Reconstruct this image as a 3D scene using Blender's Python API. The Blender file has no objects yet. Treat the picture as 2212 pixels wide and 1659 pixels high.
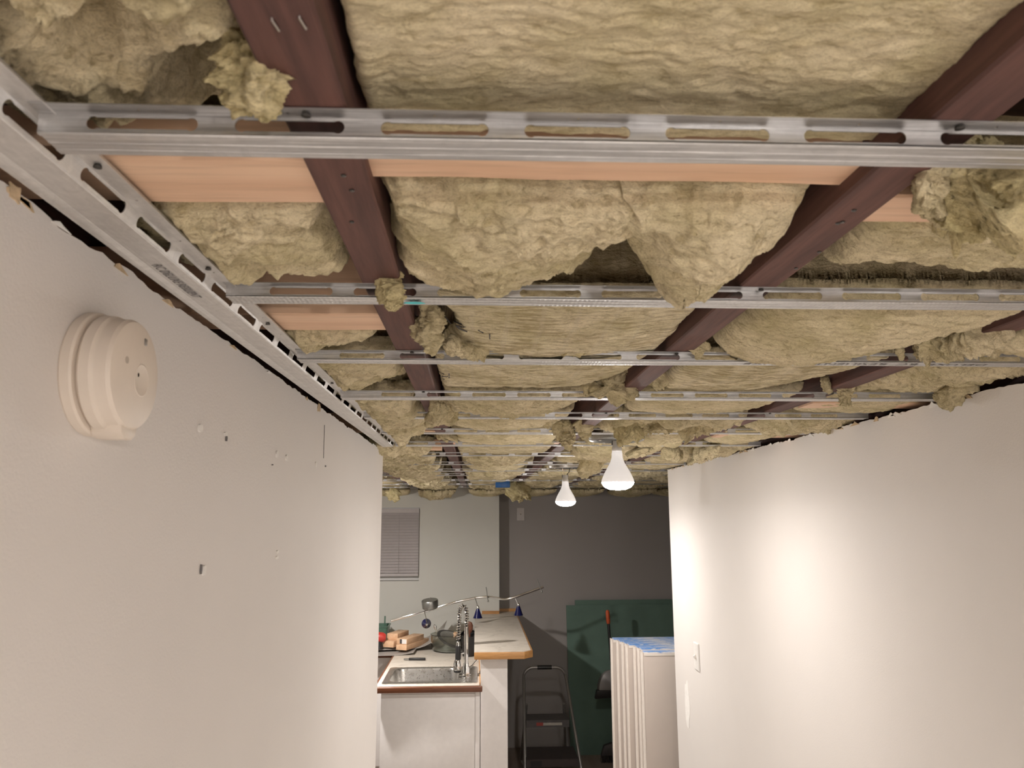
import bpy, bmesh, math, random
import numpy as np
from mathutils import Vector, Matrix, Euler
from mathutils.geometry import tessellate_polygon

C = bpy.context.scene.collection
sc = bpy.context.scene
PI = math.pi
H = 1.92                      # height of the lens above the floor
YAW, PITCH, ROLL, F = math.radians(2.675), math.radians(9.84), math.radians(-0.246), 1650.0

# ------------------------------------------------------------------ camera, world, exposure
cam_d = bpy.data.cameras.new('camera')
cam = bpy.data.objects.new('camera', cam_d)
C.objects.link(cam)
cam.rotation_mode = 'XYZ'
RM = Matrix.Rotation(-YAW, 3, 'Z') @ Matrix.Rotation(PI / 2 + PITCH, 3, 'X') @ Matrix.Rotation(ROLL, 3, 'Z')
cam.rotation_euler = RM.to_euler()
cam.location = (0, 0, H)
cam_d.sensor_width = 36.0
cam_d.lens = F / 2212.0 * 36.0
cam_d.clip_start = 0.02
cam_d.dof.use_dof = True
cam_d.dof.focus_distance = 2.2
cam_d.dof.aperture_fstop = 16.0
sc.camera = cam

w = bpy.data.worlds.new('world')
sc.world = w
w.use_nodes = True
w.node_tree.nodes['Background'].inputs[0].default_value = (0.9, 0.85, 0.8, 1)
w.node_tree.nodes['Background'].inputs[1].default_value = 0.02

sc.view_settings.view_transform = 'Standard'
sc.view_settings.look = 'None'
sc.view_settings.gamma = 1
sc.view_settings.use_curve_mapping = False
sc.view_settings.exposure = 0.30
sc.cycles.max_bounces = 10
sc.cycles.diffuse_bounces = 6
sc.cycles.adaptive_threshold = 0.02
sc.cycles.use_denoising = True
sc.cycles.caustics_reflective = False
sc.cycles.caustics_refractive = False

LAMP_E = 330.0                # radiance of the bulb lenses
LAMP_W = 6.2                  # light thrown down through a lens
LAMP_COL = (1.0, 0.94, 0.89)


def ray(px, py):
    return RM @ Vector(((px - 1106.0) / F, (829.5 - py) / F, -1.0))


def at_y(px, py, Y):
    d = ray(px, py)
    return Vector((0, 0, H)) + d * (Y / d.y)


def at_x(px, py, X):
    d = ray(px, py)
    return Vector((0, 0, H)) + d * (X / d.x)


def at_z(px, py, Z):
    d = ray(px, py)
    return Vector((0, 0, H)) + d * ((Z - H) / d.z)


# ------------------------------------------------------------------ numpy noise
_rng = np.random.RandomState(7)
_perm = _rng.permutation(256)
_perm = np.concatenate([_perm, _perm, _perm])
_grad = _rng.normal(size=(256, 3))
_grad /= np.linalg.norm(_grad, axis=1)[:, None]


def pn(p):
    pi = np.floor(p).astype(np.int64)
    f = p - pi
    pi &= 255
    u = f * f * f * (f * (f * 6 - 15) + 10)
    out = 0
    for dx in (0, 1):
        for dy in (0, 1):
            for dz in (0, 1):
                h = _perm[_perm[_perm[pi[:, 0] + dx] + pi[:, 1] + dy] + pi[:, 2] + dz]
                g = _grad[h]
                d = g[:, 0] * (f[:, 0] - dx) + g[:, 1] * (f[:, 1] - dy) + g[:, 2] * (f[:, 2] - dz)
                wx = u[:, 0] if dx else 1 - u[:, 0]
                wy = u[:, 1] if dy else 1 - u[:, 1]
                wz = u[:, 2] if dz else 1 - u[:, 2]
                out = out + d * wx * wy * wz
    return out


def fbm(p, o=4, g=0.5):
    a, s, r = 1.0, 1.0, 0
    for i in range(o):
        r = r + a * pn(p * s + 17.3 * i)
        a *= g
        s *= 2.03
    return r


def ridged(p, o=3, g=0.5):
    a, s, r = 1.0, 1.0, 0
    for i in range(o):
        r = r + a * (1 - 2.2 * np.abs(pn(p * s + 11.7 * i)))
        a *= g
        s *= 2.1
    return r


# ------------------------------------------------------------------ materials
MATS = {}


class NT:
    def __init__(self, name):
        self.m = bpy.data.materials.new(name)
        self.m.use_nodes = True
        self.t = self.m.node_tree
        self.b = self.t.nodes['Principled BSDF']
        MATS[name] = self.m

    def n(self, typ, **kw):
        nd = self.t.nodes.new(typ)
        for k, v in kw.items():
            if k.startswith('i_'):
                key = k[2:].replace('_', ' ')
                nd.inputs[key].default_value = v
            else:
                setattr(nd, k, v)
        return nd

    def l(self, a, b):
        self.t.links.new(a, b)

    def coord(self, scale=(1, 1, 1), rot=(0, 0, 0)):
        tc = self.n('ShaderNodeTexCoord')
        mp = self.n('ShaderNodeMapping')
        mp.inputs['Scale'].default_value = scale
        mp.inputs['Rotation'].default_value = rot
        self.l(tc.outputs['Object'], mp.inputs['Vector'])
        return mp.outputs['Vector']

    def noise(self, vec, scale, detail=4, rough=0.6, dist=0.0):
        nd = self.n('ShaderNodeTexNoise')
        nd.inputs['Scale'].default_value = scale
        nd.inputs['Detail'].default_value = detail
        nd.inputs['Roughness'].default_value = rough
        nd.inputs['Distortion'].default_value = dist
        self.l(vec, nd.inputs['Vector'])
        return nd.outputs['Fac']

    def ramp(self, fac, stops):
        nd = self.n('ShaderNodeValToRGB')
        e = nd.color_ramp.elements
        while len(e) < len(stops):
            e.new(0.5)
        for el, (p, c) in zip(e, stops):
            el.position = p
            el.color = (c[0], c[1], c[2], 1) if not isinstance(c, (int, float)) else (c, c, c, 1)
        self.l(fac, nd.inputs['Fac'])
        return nd.outputs['Color']

    def mix(self, fac, a, b, mode='MIX'):
        nd = self.n('ShaderNodeMixRGB', blend_type=mode)
        for i, v in ((0, fac), (1, a), (2, b)):
            if isinstance(v, (int, float)):
                nd.inputs[i].default_value = v
            elif isinstance(v, tuple):
                nd.inputs[i].default_value = (v[0], v[1], v[2], 1)
            else:
                self.l(v, nd.inputs[i])
        return nd.outputs['Color']

    def bump(self, h, strength, dist, prev=None):
        nd = self.n('ShaderNodeBump')
        nd.inputs['Strength'].default_value = strength
        nd.inputs['Distance'].default_value = dist
        self.l(h, nd.inputs['Height'])
        if prev is not None:
            self.l(prev, nd.inputs['Normal'])
        return nd.outputs['Normal']

    def set(self, **kw):
        for k, v in kw.items():
            s = self.b.inputs[k.replace('_', ' ')]
            if isinstance(v, (int, float)):
                s.default_value = v
            elif isinstance(v, tuple):
                s.default_value = (v[0], v[1], v[2], 1)
            else:
                self.l(v, s)
        return self.m


def simple(name, col, rough=0.5, metal=0.0, var=0.12, scale=30.0, bump=0.0, bscale=200.0, **kw):
    t = NT(name)
    v = t.coord()
    n = t.noise(v, scale, 4)
    c2 = tuple(max(0, c * (1 - var)) for c in col)
    c1 = tuple(min(1, c * (1 + var * 0.6)) for c in col)
    t.set(Base_Color=t.ramp(n, [(0.3, c2), (0.7, c1)]), Roughness=rough, Metallic=metal, **kw)
    if bump:
        t.set(Normal=t.bump(t.noise(v, bscale, 3), bump, 0.002))
    return t.m


def wool(name, ribbed=False, base=(0.84, 0.73, 0.50)):
    t = NT(name)
    v = t.coord()
    vs = t.coord((1.0, 2.6, 2.0))
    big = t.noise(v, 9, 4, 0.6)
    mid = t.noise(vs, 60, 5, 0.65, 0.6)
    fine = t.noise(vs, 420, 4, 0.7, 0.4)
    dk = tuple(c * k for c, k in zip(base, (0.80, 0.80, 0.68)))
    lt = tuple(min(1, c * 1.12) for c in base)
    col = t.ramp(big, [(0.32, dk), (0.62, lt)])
    col = t.mix(t.ramp(mid, [(0.33, 0.6), (0.50, 0.0)]), col, (0.40, 0.31, 0.15))  # brownish variation, with crevice shade painted into the colour
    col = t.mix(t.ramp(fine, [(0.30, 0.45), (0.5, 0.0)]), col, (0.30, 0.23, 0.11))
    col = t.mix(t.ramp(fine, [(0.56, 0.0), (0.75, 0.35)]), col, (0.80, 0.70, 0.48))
    n1 = t.bump(mid, 0.85, 0.008)
    if ribbed:
        wv = t.n('ShaderNodeTexWave', wave_type='BANDS', bands_direction='Y', wave_profile='SIN')
        wv.inputs['Scale'].default_value = 24.0
        wv.inputs['Distortion'].default_value = 5.0
        wv.inputs['Detail'].default_value = 3.0
        wv.inputs['Detail Scale'].default_value = 0.35
        wv.inputs['Detail Roughness'].default_value = 0.6
        t.l(v, wv.inputs['Vector'])
        col = t.mix(t.ramp(wv.outputs['Fac'], [(0.0, 0.65), (0.34, 0.0)]), col, (0.40, 0.31, 0.16))
        n1 = t.bump(wv.outputs['Fac'], 0.7, 0.004, n1)
        w2 = t.n('ShaderNodeTexWave', wave_type='BANDS', bands_direction='X', wave_profile='SIN')
        w2.inputs['Scale'].default_value = 7.0
        w2.inputs['Distortion'].default_value = 1.0
        t.l(v, w2.inputs['Vector'])
        col = t.mix(t.ramp(w2.outputs['Fac'], [(0.90, 0.0), (0.99, 0.22)]), col, (0.80, 0.72, 0.55))
    n2 = t.bump(fine, 0.7, 0.003, n1)
    t.set(Base_Color=col, Roughness=0.95, Normal=n2)
    t.b.inputs['Specular IOR Level'].default_value = 0.1
    return t.m


def wood(name, base, dark, axis, gscale=14.0, rough=0.6, knots=True, fine=0.5):
    t = NT(name)
    s = {'X': (0.06, 1, 1), 'Y': (1, 0.06, 1), 'Z': (1, 1, 0.06)}[axis]
    v = t.coord(s)
    vk = t.coord({'X': (0.5, 1, 1), 'Y': (1, 0.5, 1), 'Z': (1, 1, 0.5)}[axis])
    g = t.noise(v, gscale * 6, 5, 0.6, 0.4)
    g2 = t.noise(v, gscale * 26, 3, 0.6)
    col = t.ramp(g, [(0.30, dark), (0.62, base)])
    col = t.mix(t.ramp(g2, [(0.32, fine), (0.5, 0.0)]), col, tuple(c * 0.62 for c in dark))
    if knots:
        kn = t.noise(vk, 9, 2, 0.4)
        col = t.mix(t.ramp(kn, [(0.70, 0.0), (0.78, 0.8)]), col, tuple(c * 0.35 for c in dark))
    t.set(Base_Color=col, Roughness=rough, Normal=t.bump(g2, 0.25, 0.001))
    return t.m


def metal(name, col, rough, axis='X', streak=0.25, knurl=False):
    t = NT(name)
    s = {'X': (0.035, 1, 1), 'Y': (1, 0.035, 1), 'Z': (1, 1, 0.035)}[axis]
    v = t.coord(s)
    g = t.noise(v, 260, 4, 0.65, 0.3)
    sp = t.noise(t.coord(), 55, 4, 0.7, 1.0)
    d = tuple(c * (1 - streak) for c in col)
    c = t.ramp(g, [(0.34, d), (0.66, col)])
    c = t.mix(t.ramp(sp, [(0.35, 0.30), (0.6, 0.0)]), c, tuple(x * 0.62 for x in col))
    r = t.ramp(sp, [(0.3, min(1, rough + 0.12)), (0.7, max(0.05, rough - 0.06))])
    n = t.bump(g, 0.22, 0.0008)
    if knurl:
        wv = t.n('ShaderNodeTexWave', wave_type='BANDS', bands_direction=axis, wave_profile='SIN')
        wv.inputs['Scale'].default_value = 62.0
        t.l(t.coord(), wv.inputs['Vector'])
        n = t.bump(wv.outputs['Fac'], 0.35, 0.0008, n)
    t.set(Base_Color=c, Metallic=1.0, Roughness=r, Normal=n)
    return t.m


def paint(name, col, rough=0.6, bump=0.25):
    t = NT(name)
    v = t.coord()
    big = t.noise(v, 1.7, 4)
    col2 = tuple(c * 0.965 for c in col)
    n = t.bump(t.noise(v, 330, 4, 0.6), bump, 0.0012)
    t.set(Base_Color=t.ramp(big, [(0.35, col2), (0.65, col)]), Roughness=rough, Normal=n)
    return t.m


def emis(name, col, strength):
    t = NT(name)
    t.set(Base_Color=(0.9, 0.9, 0.9), Roughness=0.4)
    t.b.inputs['Emission Color'].default_value = (*col, 1)
    t.b.inputs['Emission Strength'].default_value = strength
    return t.m


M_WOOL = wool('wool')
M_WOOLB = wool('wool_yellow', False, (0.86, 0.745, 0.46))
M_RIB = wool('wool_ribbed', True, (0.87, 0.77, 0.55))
M_JOIST = wood('joist_wood', (0.135, 0.060, 0.047), (0.064, 0.028, 0.024), 'Y', 10, 0.72, True, 0.35)
M_PINE = wood('pine', (0.76, 0.525, 0.36), (0.65, 0.405, 0.26), 'X', 5, 0.6, True, 0.30)
M_PINEY = wood('pine_offcut', (0.78, 0.52, 0.33), (0.66, 0.40, 0.23), 'Y', 8, 0.6, False, 0.3)
M_OLD = wood('old_plank', (0.16, 0.085, 0.05), (0.075, 0.04, 0.025), 'X', 8, 0.8)
M_PLATE = wood('plate_wood', (0.48, 0.24, 0.12), (0.30, 0.14, 0.07), 'Y', 8, 0.7)
M_GALV = metal('galvanized_x', (0.72, 0.72, 0.72), 0.38, 'X', 0.25, True)
M_GALVP = metal('galvanized_plain', (0.74, 0.74, 0.745), 0.42, 'X', 0.45, False)
M_GALVY = metal('galvanized_y', (0.80, 0.79, 0.78), 0.50, 'Y', 0.10, False)
M_STEEL = metal('stainless', (0.62, 0.60, 0.57), 0.28, 'X', 0.12)
M_CHROME = simple('chrome', (0.78, 0.77, 0.75), 0.14, 1.0, 0.05)
M_PAN = metal('pan_steel', (0.42, 0.42, 0.40), 0.33, 'X', 0.2)
M_WALL = paint('wall_paint', (0.74, 0.705, 0.675), 0.62, 0.30)
M_WALLK = paint('wall_paint_kitchen', (0.66, 0.655, 0.61), 0.65, 0.2)
M_WALLF = paint('wall_paint_far', (0.36, 0.335, 0.32), 0.65, 0.2)  # far wall, darker base colour than the other walls
M_WHITE = simple('white_plastic', (0.80, 0.78, 0.75), 0.35, 0, 0.03)
M_IVORY = simple('ivory_plastic', (0.74, 0.66, 0.575), 0.45, 0, 0.04)
M_CAB = simple('cabinet_white', (0.88, 0.85, 0.83), 0.4, 0, 0.03)
M_SPACK = simple('spackle', (0.86, 0.84, 0.81), 0.8, 0, 0.06, 60, 0.3)
M_TORN = simple('torn_paper', (0.62, 0.47, 0.30), 0.9, 0, 0.3, 90, 0.4)
M_BLACK = simple('black_plastic', (0.018, 0.017, 0.017), 0.4, 0, 0.2)
M_DARK = simple('dark_plastic', (0.05, 0.045, 0.045), 0.5, 0, 0.2)
M_GREY = simple('grey_tube', (0.33, 0.315, 0.30), 0.35, 0.6, 0.1)
M_STEP = simple('step_grey', (0.10, 0.092, 0.09), 0.6, 0, 0.15)
M_STEPD = simple('step_brown', (0.055, 0.042, 0.04), 0.6, 0, 0.15)
M_LAM = NT('laminate')
_v = M_LAM.coord()
_a = M_LAM.noise(_v, 7, 5, 0.6, 1.6)
_c = M_LAM.ramp(_a, [(0.30, (0.50, 0.455, 0.395)), (0.46, (0.66, 0.60, 0.52)), (0.7, (0.72, 0.665, 0.59))])
_c = M_LAM.mix(M_LAM.ramp(M_LAM.noise(_v, 300, 3), [(0.35, 0.35), (0.5, 0)]), _c, (0.45, 0.40, 0.34))
M_LAM = M_LAM.set(Base_Color=_c, Roughness=0.42)
M_OAK = wood('oak_edge', (0.62, 0.33, 0.12), (0.46, 0.22, 0.075), 'X', 8, 0.4, False)
M_BROWN = wood('brown_edge', (0.20, 0.075, 0.035), (0.13, 0.045, 0.022), 'X', 8, 0.35, False)
M_GREEN = simple('green_board', (0.115, 0.185, 0.150), 0.85, 0, 0.12, 6)
M_BOARD = simple('board_paper', (0.52, 0.455, 0.41), 0.85, 0, 0.05, 3)
M_TAPE = simple('board_tape', (0.80, 0.74, 0.68), 0.6, 0, 0.05, 40)
M_BLUE = NT('blue_tape')
_v = M_BLUE.coord((1, 1, 1))
_n = M_BLUE.noise(M_BLUE.coord((0.35, 3, 1)), 22, 4, 0.7, 1.2)
M_BLUE = M_BLUE.set(Base_Color=M_BLUE.ramp(_n, [(0.49, (0.10, 0.28, 0.66)), (0.57, (0.74, 0.74, 0.76))]), Roughness=0.5)
M_NAVY = simple('navy_glass', (0.012, 0.014, 0.085), 0.15, 0, 0.2)
M_BLIND = simple('blind_vinyl', (0.56, 0.52, 0.52), 0.5, 0, 0.04)
M_RED = simple('red_plastic', (0.52, 0.05, 0.04), 0.35, 0, 0.15)
M_ORANGE = simple('orange_grip', (0.62, 0.10, 0.025), 0.5, 0, 0.15)
M_GRN = simple('green_plastic', (0.10, 0.19, 0.14), 0.35, 0, 0.15)
M_SMOKE = NT('smoky_plastic')
M_SMOKE = M_SMOKE.set(Base_Color=(0.20, 0.19, 0.185), Roughness=0.25)
M_SHEET = simple('grey_sheet', (0.47, 0.44, 0.41), 0.45, 0, 0.1, 9)
M_INK = simple('ink', (0.06, 0.055, 0.06), 0.7, 0, 0.2)
M_INKG = simple('ink_grey', (0.17, 0.16, 0.16), 0.7, 0, 0.2)
M_FLOOR = NT('floor_vinyl')
_v = M_FLOOR.coord((1, 0.1, 1))
M_FLOOR = M_FLOOR.set(Base_Color=M_FLOOR.ramp(M_FLOOR.noise(_v, 18, 5), [(0.3, (0.20, 0.15, 0.12)), (0.7, (0.31, 0.25, 0.21))]), Roughness=0.5)
M_HALL_BOUNCE = simple('hall_floor_bounce', (0.78, 0.755, 0.72), 0.6, 0, 0.08, 3)  # pale tone made up to bounce lamp light upward
M_BROWNW = simple('dark_wood', (0.13, 0.045, 0.022), 0.4, 0, 0.3, 50)
M_CYAN = simple('cyan_chalk', (0.10, 0.62, 0.66), 0.6, 0.3, 0.2, 80)
M_GLASS = NT('clear_glass')
M_GLASS = M_GLASS.set(Base_Color=(0.86, 0.90, 0.84), Roughness=0.04)
M_GLASS.node_tree.nodes['Principled BSDF'].inputs['Transmission Weight'].default_value = 1.0
LENS = {}


def lens_mat(p):
    if p not in LENS:
        LENS[p] = emis('bulb_lens', LAMP_COL, LAMP_E * p)
    return LENS[p]


M_BODY = emis('bulb_body', (1.0, 0.95, 0.94), 0.36)
M_COPPER = simple('copper_wire', (0.55, 0.40, 0.30), 0.35, 0.6, 0.1)
M_MDARK = simple('dark_metal', (0.10, 0.095, 0.09), 0.4, 0.9, 0.2)
M_BELEC = simple('blue_box', (0.02, 0.12, 0.36), 0.4, 0, 0.1)


# ------------------------------------------------------------------ object helpers
def tag(o, label=None, cat=None, group=None, kind=None):
    if label and not 4 <= len(label.split()) <= 16: print('LABEL', len(label.split()), label)
    if label: o['label'] = label
    if cat: o['category'] = cat
    if group: o['group'] = group
    if kind: o['kind'] = kind
    return o


def empty(name, loc, label, cat, group=None):
    o = bpy.data.objects.new(name, None)
    o.empty_display_size = 0.05
    C.objects.link(o)
    o.location = loc
    return tag(o, label, cat, group)


class MB:
    """collects shapes, links them as one mesh object"""
    def __init__(self):
        self.v, self.f = [], []

    def add(self, vs, fs, M=None):
        o = len(self.v)
        self.v += [tuple(M @ Vector(p)) if M is not None else tuple(p) for p in vs]
        self.f += [tuple(i + o for i in f) for f in fs]
        return self

    def box(self, a, b, M=None):
        (x0, y0, z0), (x1, y1, z1) = a, b
        vs = [(x0, y0, z0), (x1, y0, z0), (x1, y1, z0), (x0, y1, z0), (x0, y0, z1), (x1, y0, z1), (x1, y1, z1), (x0, y1, z1)]
        fs = [(0, 3, 2, 1), (4, 5, 6, 7), (0, 1, 5, 4), (1, 2, 6, 5), (2, 3, 7, 6), (3, 0, 4, 7)]
        return self.add(vs, fs, M)

    def extrude(self, outer, holes, t, M=None):
        """polygon in xy with holes, thickness t along z"""
        loops = [[Vector((x, y, 0)) for x, y in l] for l in [outer] + holes]
        tris = tessellate_polygon(loops)
        flat = [p for l in loops for p in l]
        n = len(flat)
        vs = [(p.x, p.y, 0) for p in flat] + [(p.x, p.y, t) for p in flat]
        fs = [tuple(reversed(q)) for q in tris] + [tuple(i + n for i in q) for q in tris]
        k = 0
        for l in loops:
            m = len(l)
            for i in range(m):
                a, b = k + i, k + (i + 1) % m
                fs.append((a, b, b + n, a + n))
            k += m
        return self.add(vs, fs, M)

    def lathe(self, prof, n=32, M=None):
        vs, fs = [], []
        for r, z in prof:
            for i in range(n):
                a = 2 * PI * i / n
                vs.append((r * math.cos(a), r * math.sin(a), z))
        for j in range(len(prof) - 1):
            for i in range(n):
                a, b = j * n + i, j * n + (i + 1) % n
                fs.append((a, b, b + n, a + n))
        fs.append(tuple(range(n - 1, -1, -1)))
        k = (len(prof) - 1) * n
        fs.append(tuple(range(k, k + n)))
        return self.add(vs, fs, M)

    def tube(self, path, r, n=10, flat=1.0, closed=False):
        P = [Vector(p) for p in path]
        rs = r if isinstance(r, (list, tuple)) else [r] * len(P)
        vs, fs = [], []
        up = None
        for i, p in enumerate(P):
            t = (P[min(i + 1, len(P) - 1)] - P[max(i - 1, 0)]).normalized()
            if up is None:
                up = Vector((0, 0, 1)) if abs(t.z) < 0.9 else Vector((1, 0, 0))
            up = (up - t * up.dot(t)).normalized()
            s = t.cross(up)
            for k in range(n):
                a = 2 * PI * k / n
                vs.append(p + (s * math.cos(a) * flat + up * math.sin(a)) * rs[i])
        for j in range(len(P) - 1):
            for k in range(n):
                a, b = j * n + k, j * n + (k + 1) % n
                fs.append((a, b, b + n, a + n))
        fs.append(tuple(range(n - 1, -1, -1)))
        m = (len(P) - 1) * n
        fs.append(tuple(range(m, m + n)))
        return self.add(vs, fs)

    def loops(self, rings, cap0=True, cap1=True, M=None):
        n = len(rings[0])
        vs = [p for r in rings for p in r]
        fs = []
        for j in range(len(rings) - 1):
            for k in range(n):
                a, b = j * n + k, j * n + (k + 1) % n
                fs.append((a, b, b + n, a + n))
        if cap0: fs.append(tuple(range(n - 1, -1, -1)))
        if cap1: fs.append(tuple(range((len(rings) - 1) * n, len(rings) * n)))
        return self.add(vs, fs, M)

    def build(self, name, mat, parent=None, smooth=False, bevel=0.0, seg=2, angle=40):
        c = Vector((0, 0, 0))
        if parent is None and self.v:
            a = np.array(self.v)
            lo, hi = a.min(0), a.max(0)
            c = Vector(((lo[0] + hi[0]) / 2, (lo[1] + hi[1]) / 2, lo[2]))
        elif parent is not None:
            c = wloc(parent)
        me = bpy.data.meshes.new(name)
        me.from_pydata([(x - c.x, y - c.y, z - c.z) for x, y, z in self.v], [], self.f)
        me.update()
        bm = bmesh.new()
        bm.from_mesh(me)
        bmesh.ops.recalc_face_normals(bm, faces=bm.faces)
        if bevel:
            es = [e for e in bm.edges if len(e.link_faces) == 2 and e.calc_face_angle(0) > 0.6]
            bmesh.ops.bevel(bm, geom=es, offset=bevel, segments=seg, affect='EDGES', profile=0.5, clamp_overlap=True)
        bm.to_mesh(me)
        bm.free()
        o = bpy.data.objects.new(name, me)
        me.materials.append(mat)
        C.objects.link(o)
        if smooth or bevel:
            for p in me.polygons: p.use_smooth = True
            me.set_sharp_from_angle(angle=math.radians(angle))
        if parent is None:
            o.location = c
        else:
            o.parent = parent
        return o


def wloc(o):
    v = Vector(o.location)
    while o.parent is not None:
        o = o.parent
        v = v + Vector(o.location)
    return v


def from_np(name, verts, faces, mat, parent=None, smooth=True):
    a = np.asarray(verts)
    if parent is None:
        lo, hi = a.min(0), a.max(0)
        c = np.array(((lo[0] + hi[0]) / 2, (lo[1] + hi[1]) / 2, lo[2]))
    else:
        c = np.array(wloc(parent))
    me = bpy.data.meshes.new(name)
    me.from_pydata((a - c).tolist(), [], faces)
    me.materials.append(mat)
    if smooth:
        me.polygons.foreach_set('use_smooth', [True] * len(me.polygons))
    me.update()
    o = bpy.data.objects.new(name, me)
    C.objects.link(o)
    if parent is None:
        o.location = c
    else:
        o.parent = parent
    return o


def text_part(name, body, size, M, mat, parent, extr=0.0001):
    cu = bpy.data.curves.new('t', 'FONT')
    cu.body = body
    cu.size = size
    cu.extrude = extr
    cu.align_x = 'LEFT'
    cu.resolution_u = 2
    to = bpy.data.objects.new('t', cu)
    C.objects.link(to)
    dg = bpy.context.evaluated_depsgraph_get()
    me = bpy.data.meshes.new_from_object(to.evaluated_get(dg))
    bpy.data.objects.remove(to)
    me.transform(Matrix.Translation(-wloc(parent)) @ M)
    me.materials.clear()
    me.materials.append(mat)
    o = bpy.data.objects.new(name, me)
    C.objects.link(o)
    o.parent = parent
    return o


def struct(mb, name, mat, **kw):
    o = mb.build(name, mat, **kw)
    o['kind'] = 'structure'
    return o


ZJ = H + 0.245                # joist undersides
ZF = H + 0.2325               # channel faces
XL, XR = -0.332, 0.96         # hallway wall planes
YL, YR = 2.735, 3.82           # where the two walls end
YB, YF = 6.70, 6.86           # kitchen bump wall, far wall
XB = 0.197                    # right edge of the bump
JX = [-0.122 + 0.4075 * k for k in range(-4, 7)]   # left faces of joists
JW = 0.042

# ------------------------------------------------------------------ room shell
struct(MB().box((-2.6, -2.7, -0.05), (3.1, 7.05, 0)), 'floor', M_FLOOR)
struct(MB().box((XL, -2.6, 0.0), (XR, 3.9, 0.006)), 'floor_hall_bounce', M_HALL_BOUNCE)  # unseen pale slab added over the floor to bounce light onto the ceiling
ceil = MB()
struct(ceil.box((-2.6, -2.7, ZJ + 0.30), (3.1, 7.05, ZJ + 0.33)), 'ceiling', M_OLD)
subf = bpy.data.objects['ceiling']
for k in range(70):                                   # old subfloor boards above the joists
    y0 = -2.7 + k * 0.1395
    MB().box((-2.6, y0, ZJ + 0.19), (3.1, y0 + 0.1365, ZJ + 0.212 + 0.002 * (k % 3))).build('plank', M_OLD, subf)


def drywall(name, plane_x, y0, y1, ztop, thick, seed, amp=0.004):
    """wall running along y with a roughly cut top edge"""
    rs = np.random.RandomState(seed)
    n = int((y1 - y0) / 0.012)
    ys = np.linspace(y0, y1, n)
    p = np.stack([ys * 9, ys * 0 + seed, ys * 0], 1)
    zs = ztop + amp * fbm(p, 5, 0.65) + amp * 0.5 * (rs.rand(n) - 0.5)
    vs, fs = [], []
    for x in (plane_x, plane_x + thick):
        for k in range(n):
            vs.append((x, ys[k], 0.0))
        for k in range(n):
            vs.append((x, ys[k], zs[k]))
    m = 2 * n
    for k in range(n - 1):
        fs.append((k, k + 1, n + k + 1, n + k))
        fs.append((m + k, m + n + k, m + n + k + 1, m + k + 1))
        fs.append((n + k, n + k + 1, m + n + k + 1, m + n + k))
    fs += [(0, n, m + n, m), (n - 1, m + n - 1, m + 2 * n - 1, 2 * n - 1)]
    mb = MB()
    mb.add(vs, fs)
    return struct(mb, name, M_WALL)


wl = drywall('wall_left', XL, -2.6, YL, H + 0.2304, -0.016, 3, 0.005)
wr = drywall('wall_right', XR, -2.6, YR, H + 0.2285, 0.016, 5, 0.006)
struct(MB().box((XL - 0.104, -2.6, 0), (XL - 0.016, YL, H + 0.16)).box((XL - 0.12, -2.6, 0), (XL - 0.104, YL, H + 0.215)), 'wall_kitchen_near', M_WALLK)
struct(MB().box((XR + 0.016, -2.6, 0), (XR + 0.104, YR, H + 0.17)).box((XR + 0.104, -2.6, 0), (XR + 0.12, YR, H + 0.225)), 'wall_living_near', M_WALLK)
struct(MB().box((XL - 0.100, -2.6, H + 0.162), (XL - 0.020, YL - 0.005, H + 0.200)), 'trim_1', M_PLATE)
struct(MB().box((XR + 0.018, -2.6, H + 0.172), (XR + 0.100, YR - 0.005, H + 0.2095)), 'trim_2', M_PLATE)
struct(MB().box((-2.6, -2.7, 0), (3.1, -2.6, ZJ)), 'wall_back', M_WALL)
struct(MB().box((-2.7, -2.7, 0), (-2.6, 7.05, ZJ + 0.3)), 'wall_kitchen_side', M_WALLK)
struct(MB().box((3.1, -2.7, 0), (3.2, 7.05, ZJ + 0.3)), 'wall_living_side', M_WALLK)
struct(MB().box((XB - 0.02, YF, 0), (3.1, YF + 0.12, ZJ + 0.15)), 'wall_far', M_WALLF)
# window opening in the bump wall
wz0, wz1, wx1, wx0 = H - 0.535, H + 0.080, -0.485, -1.25
kb = MB()
kb.box((-2.6, YB, 0), (wx0, YF + 0.1, ZJ + 0.15)).box((wx1, YB, 0), (XB, YF + 0.1, ZJ + 0.15))
kb.box((wx0, YB, 0), (wx1, YF + 0.1, wz0)).box((wx0, YB, wz1), (wx1, YF + 0.1, ZJ + 0.15))
struct(kb, 'wall_far_kitchen', M_WALLK)
win = struct(MB().box((wx0, YB + 0.13, wz0), (wx1, YB + 0.15, wz1)), 'window_1', M_DARK)
fr = MB()
fr.box((wx0, YB + 0.10, wz0), (wx0 + 0.04, YB + 0.13, wz1)).box((wx1 - 0.04, YB + 0.10, wz0), (wx1, YB + 0.13, wz1))
fr.box((wx0 + 0.04, YB + 0.10, wz0), (wx1 - 0.04, YB + 0.13, wz0 + 0.04)).box((wx0 + 0.04, YB + 0.10, wz1 - 0.04), (wx1 - 0.04, YB + 0.13, wz1))
fr.build('window_frame', M_WHITE, win)
bl = empty('window_blind', ((wx0 + wx1) / 2, YB + 0.05, wz0 + 0.02), 'white slatted venetian blind lowered over the small kitchen window', 'blind')
MB().box((wx0 + 0.01, YB + 0.025, wz1 - 0.045), (wx1 - 0.008, YB + 0.075, wz1 - 0.008)).build('head_rail', M_BLIND, bl, bevel=0.003)
nsl = 21
zz0, zz1 = wz0 + 0.075, wz1 - 0.055
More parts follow.
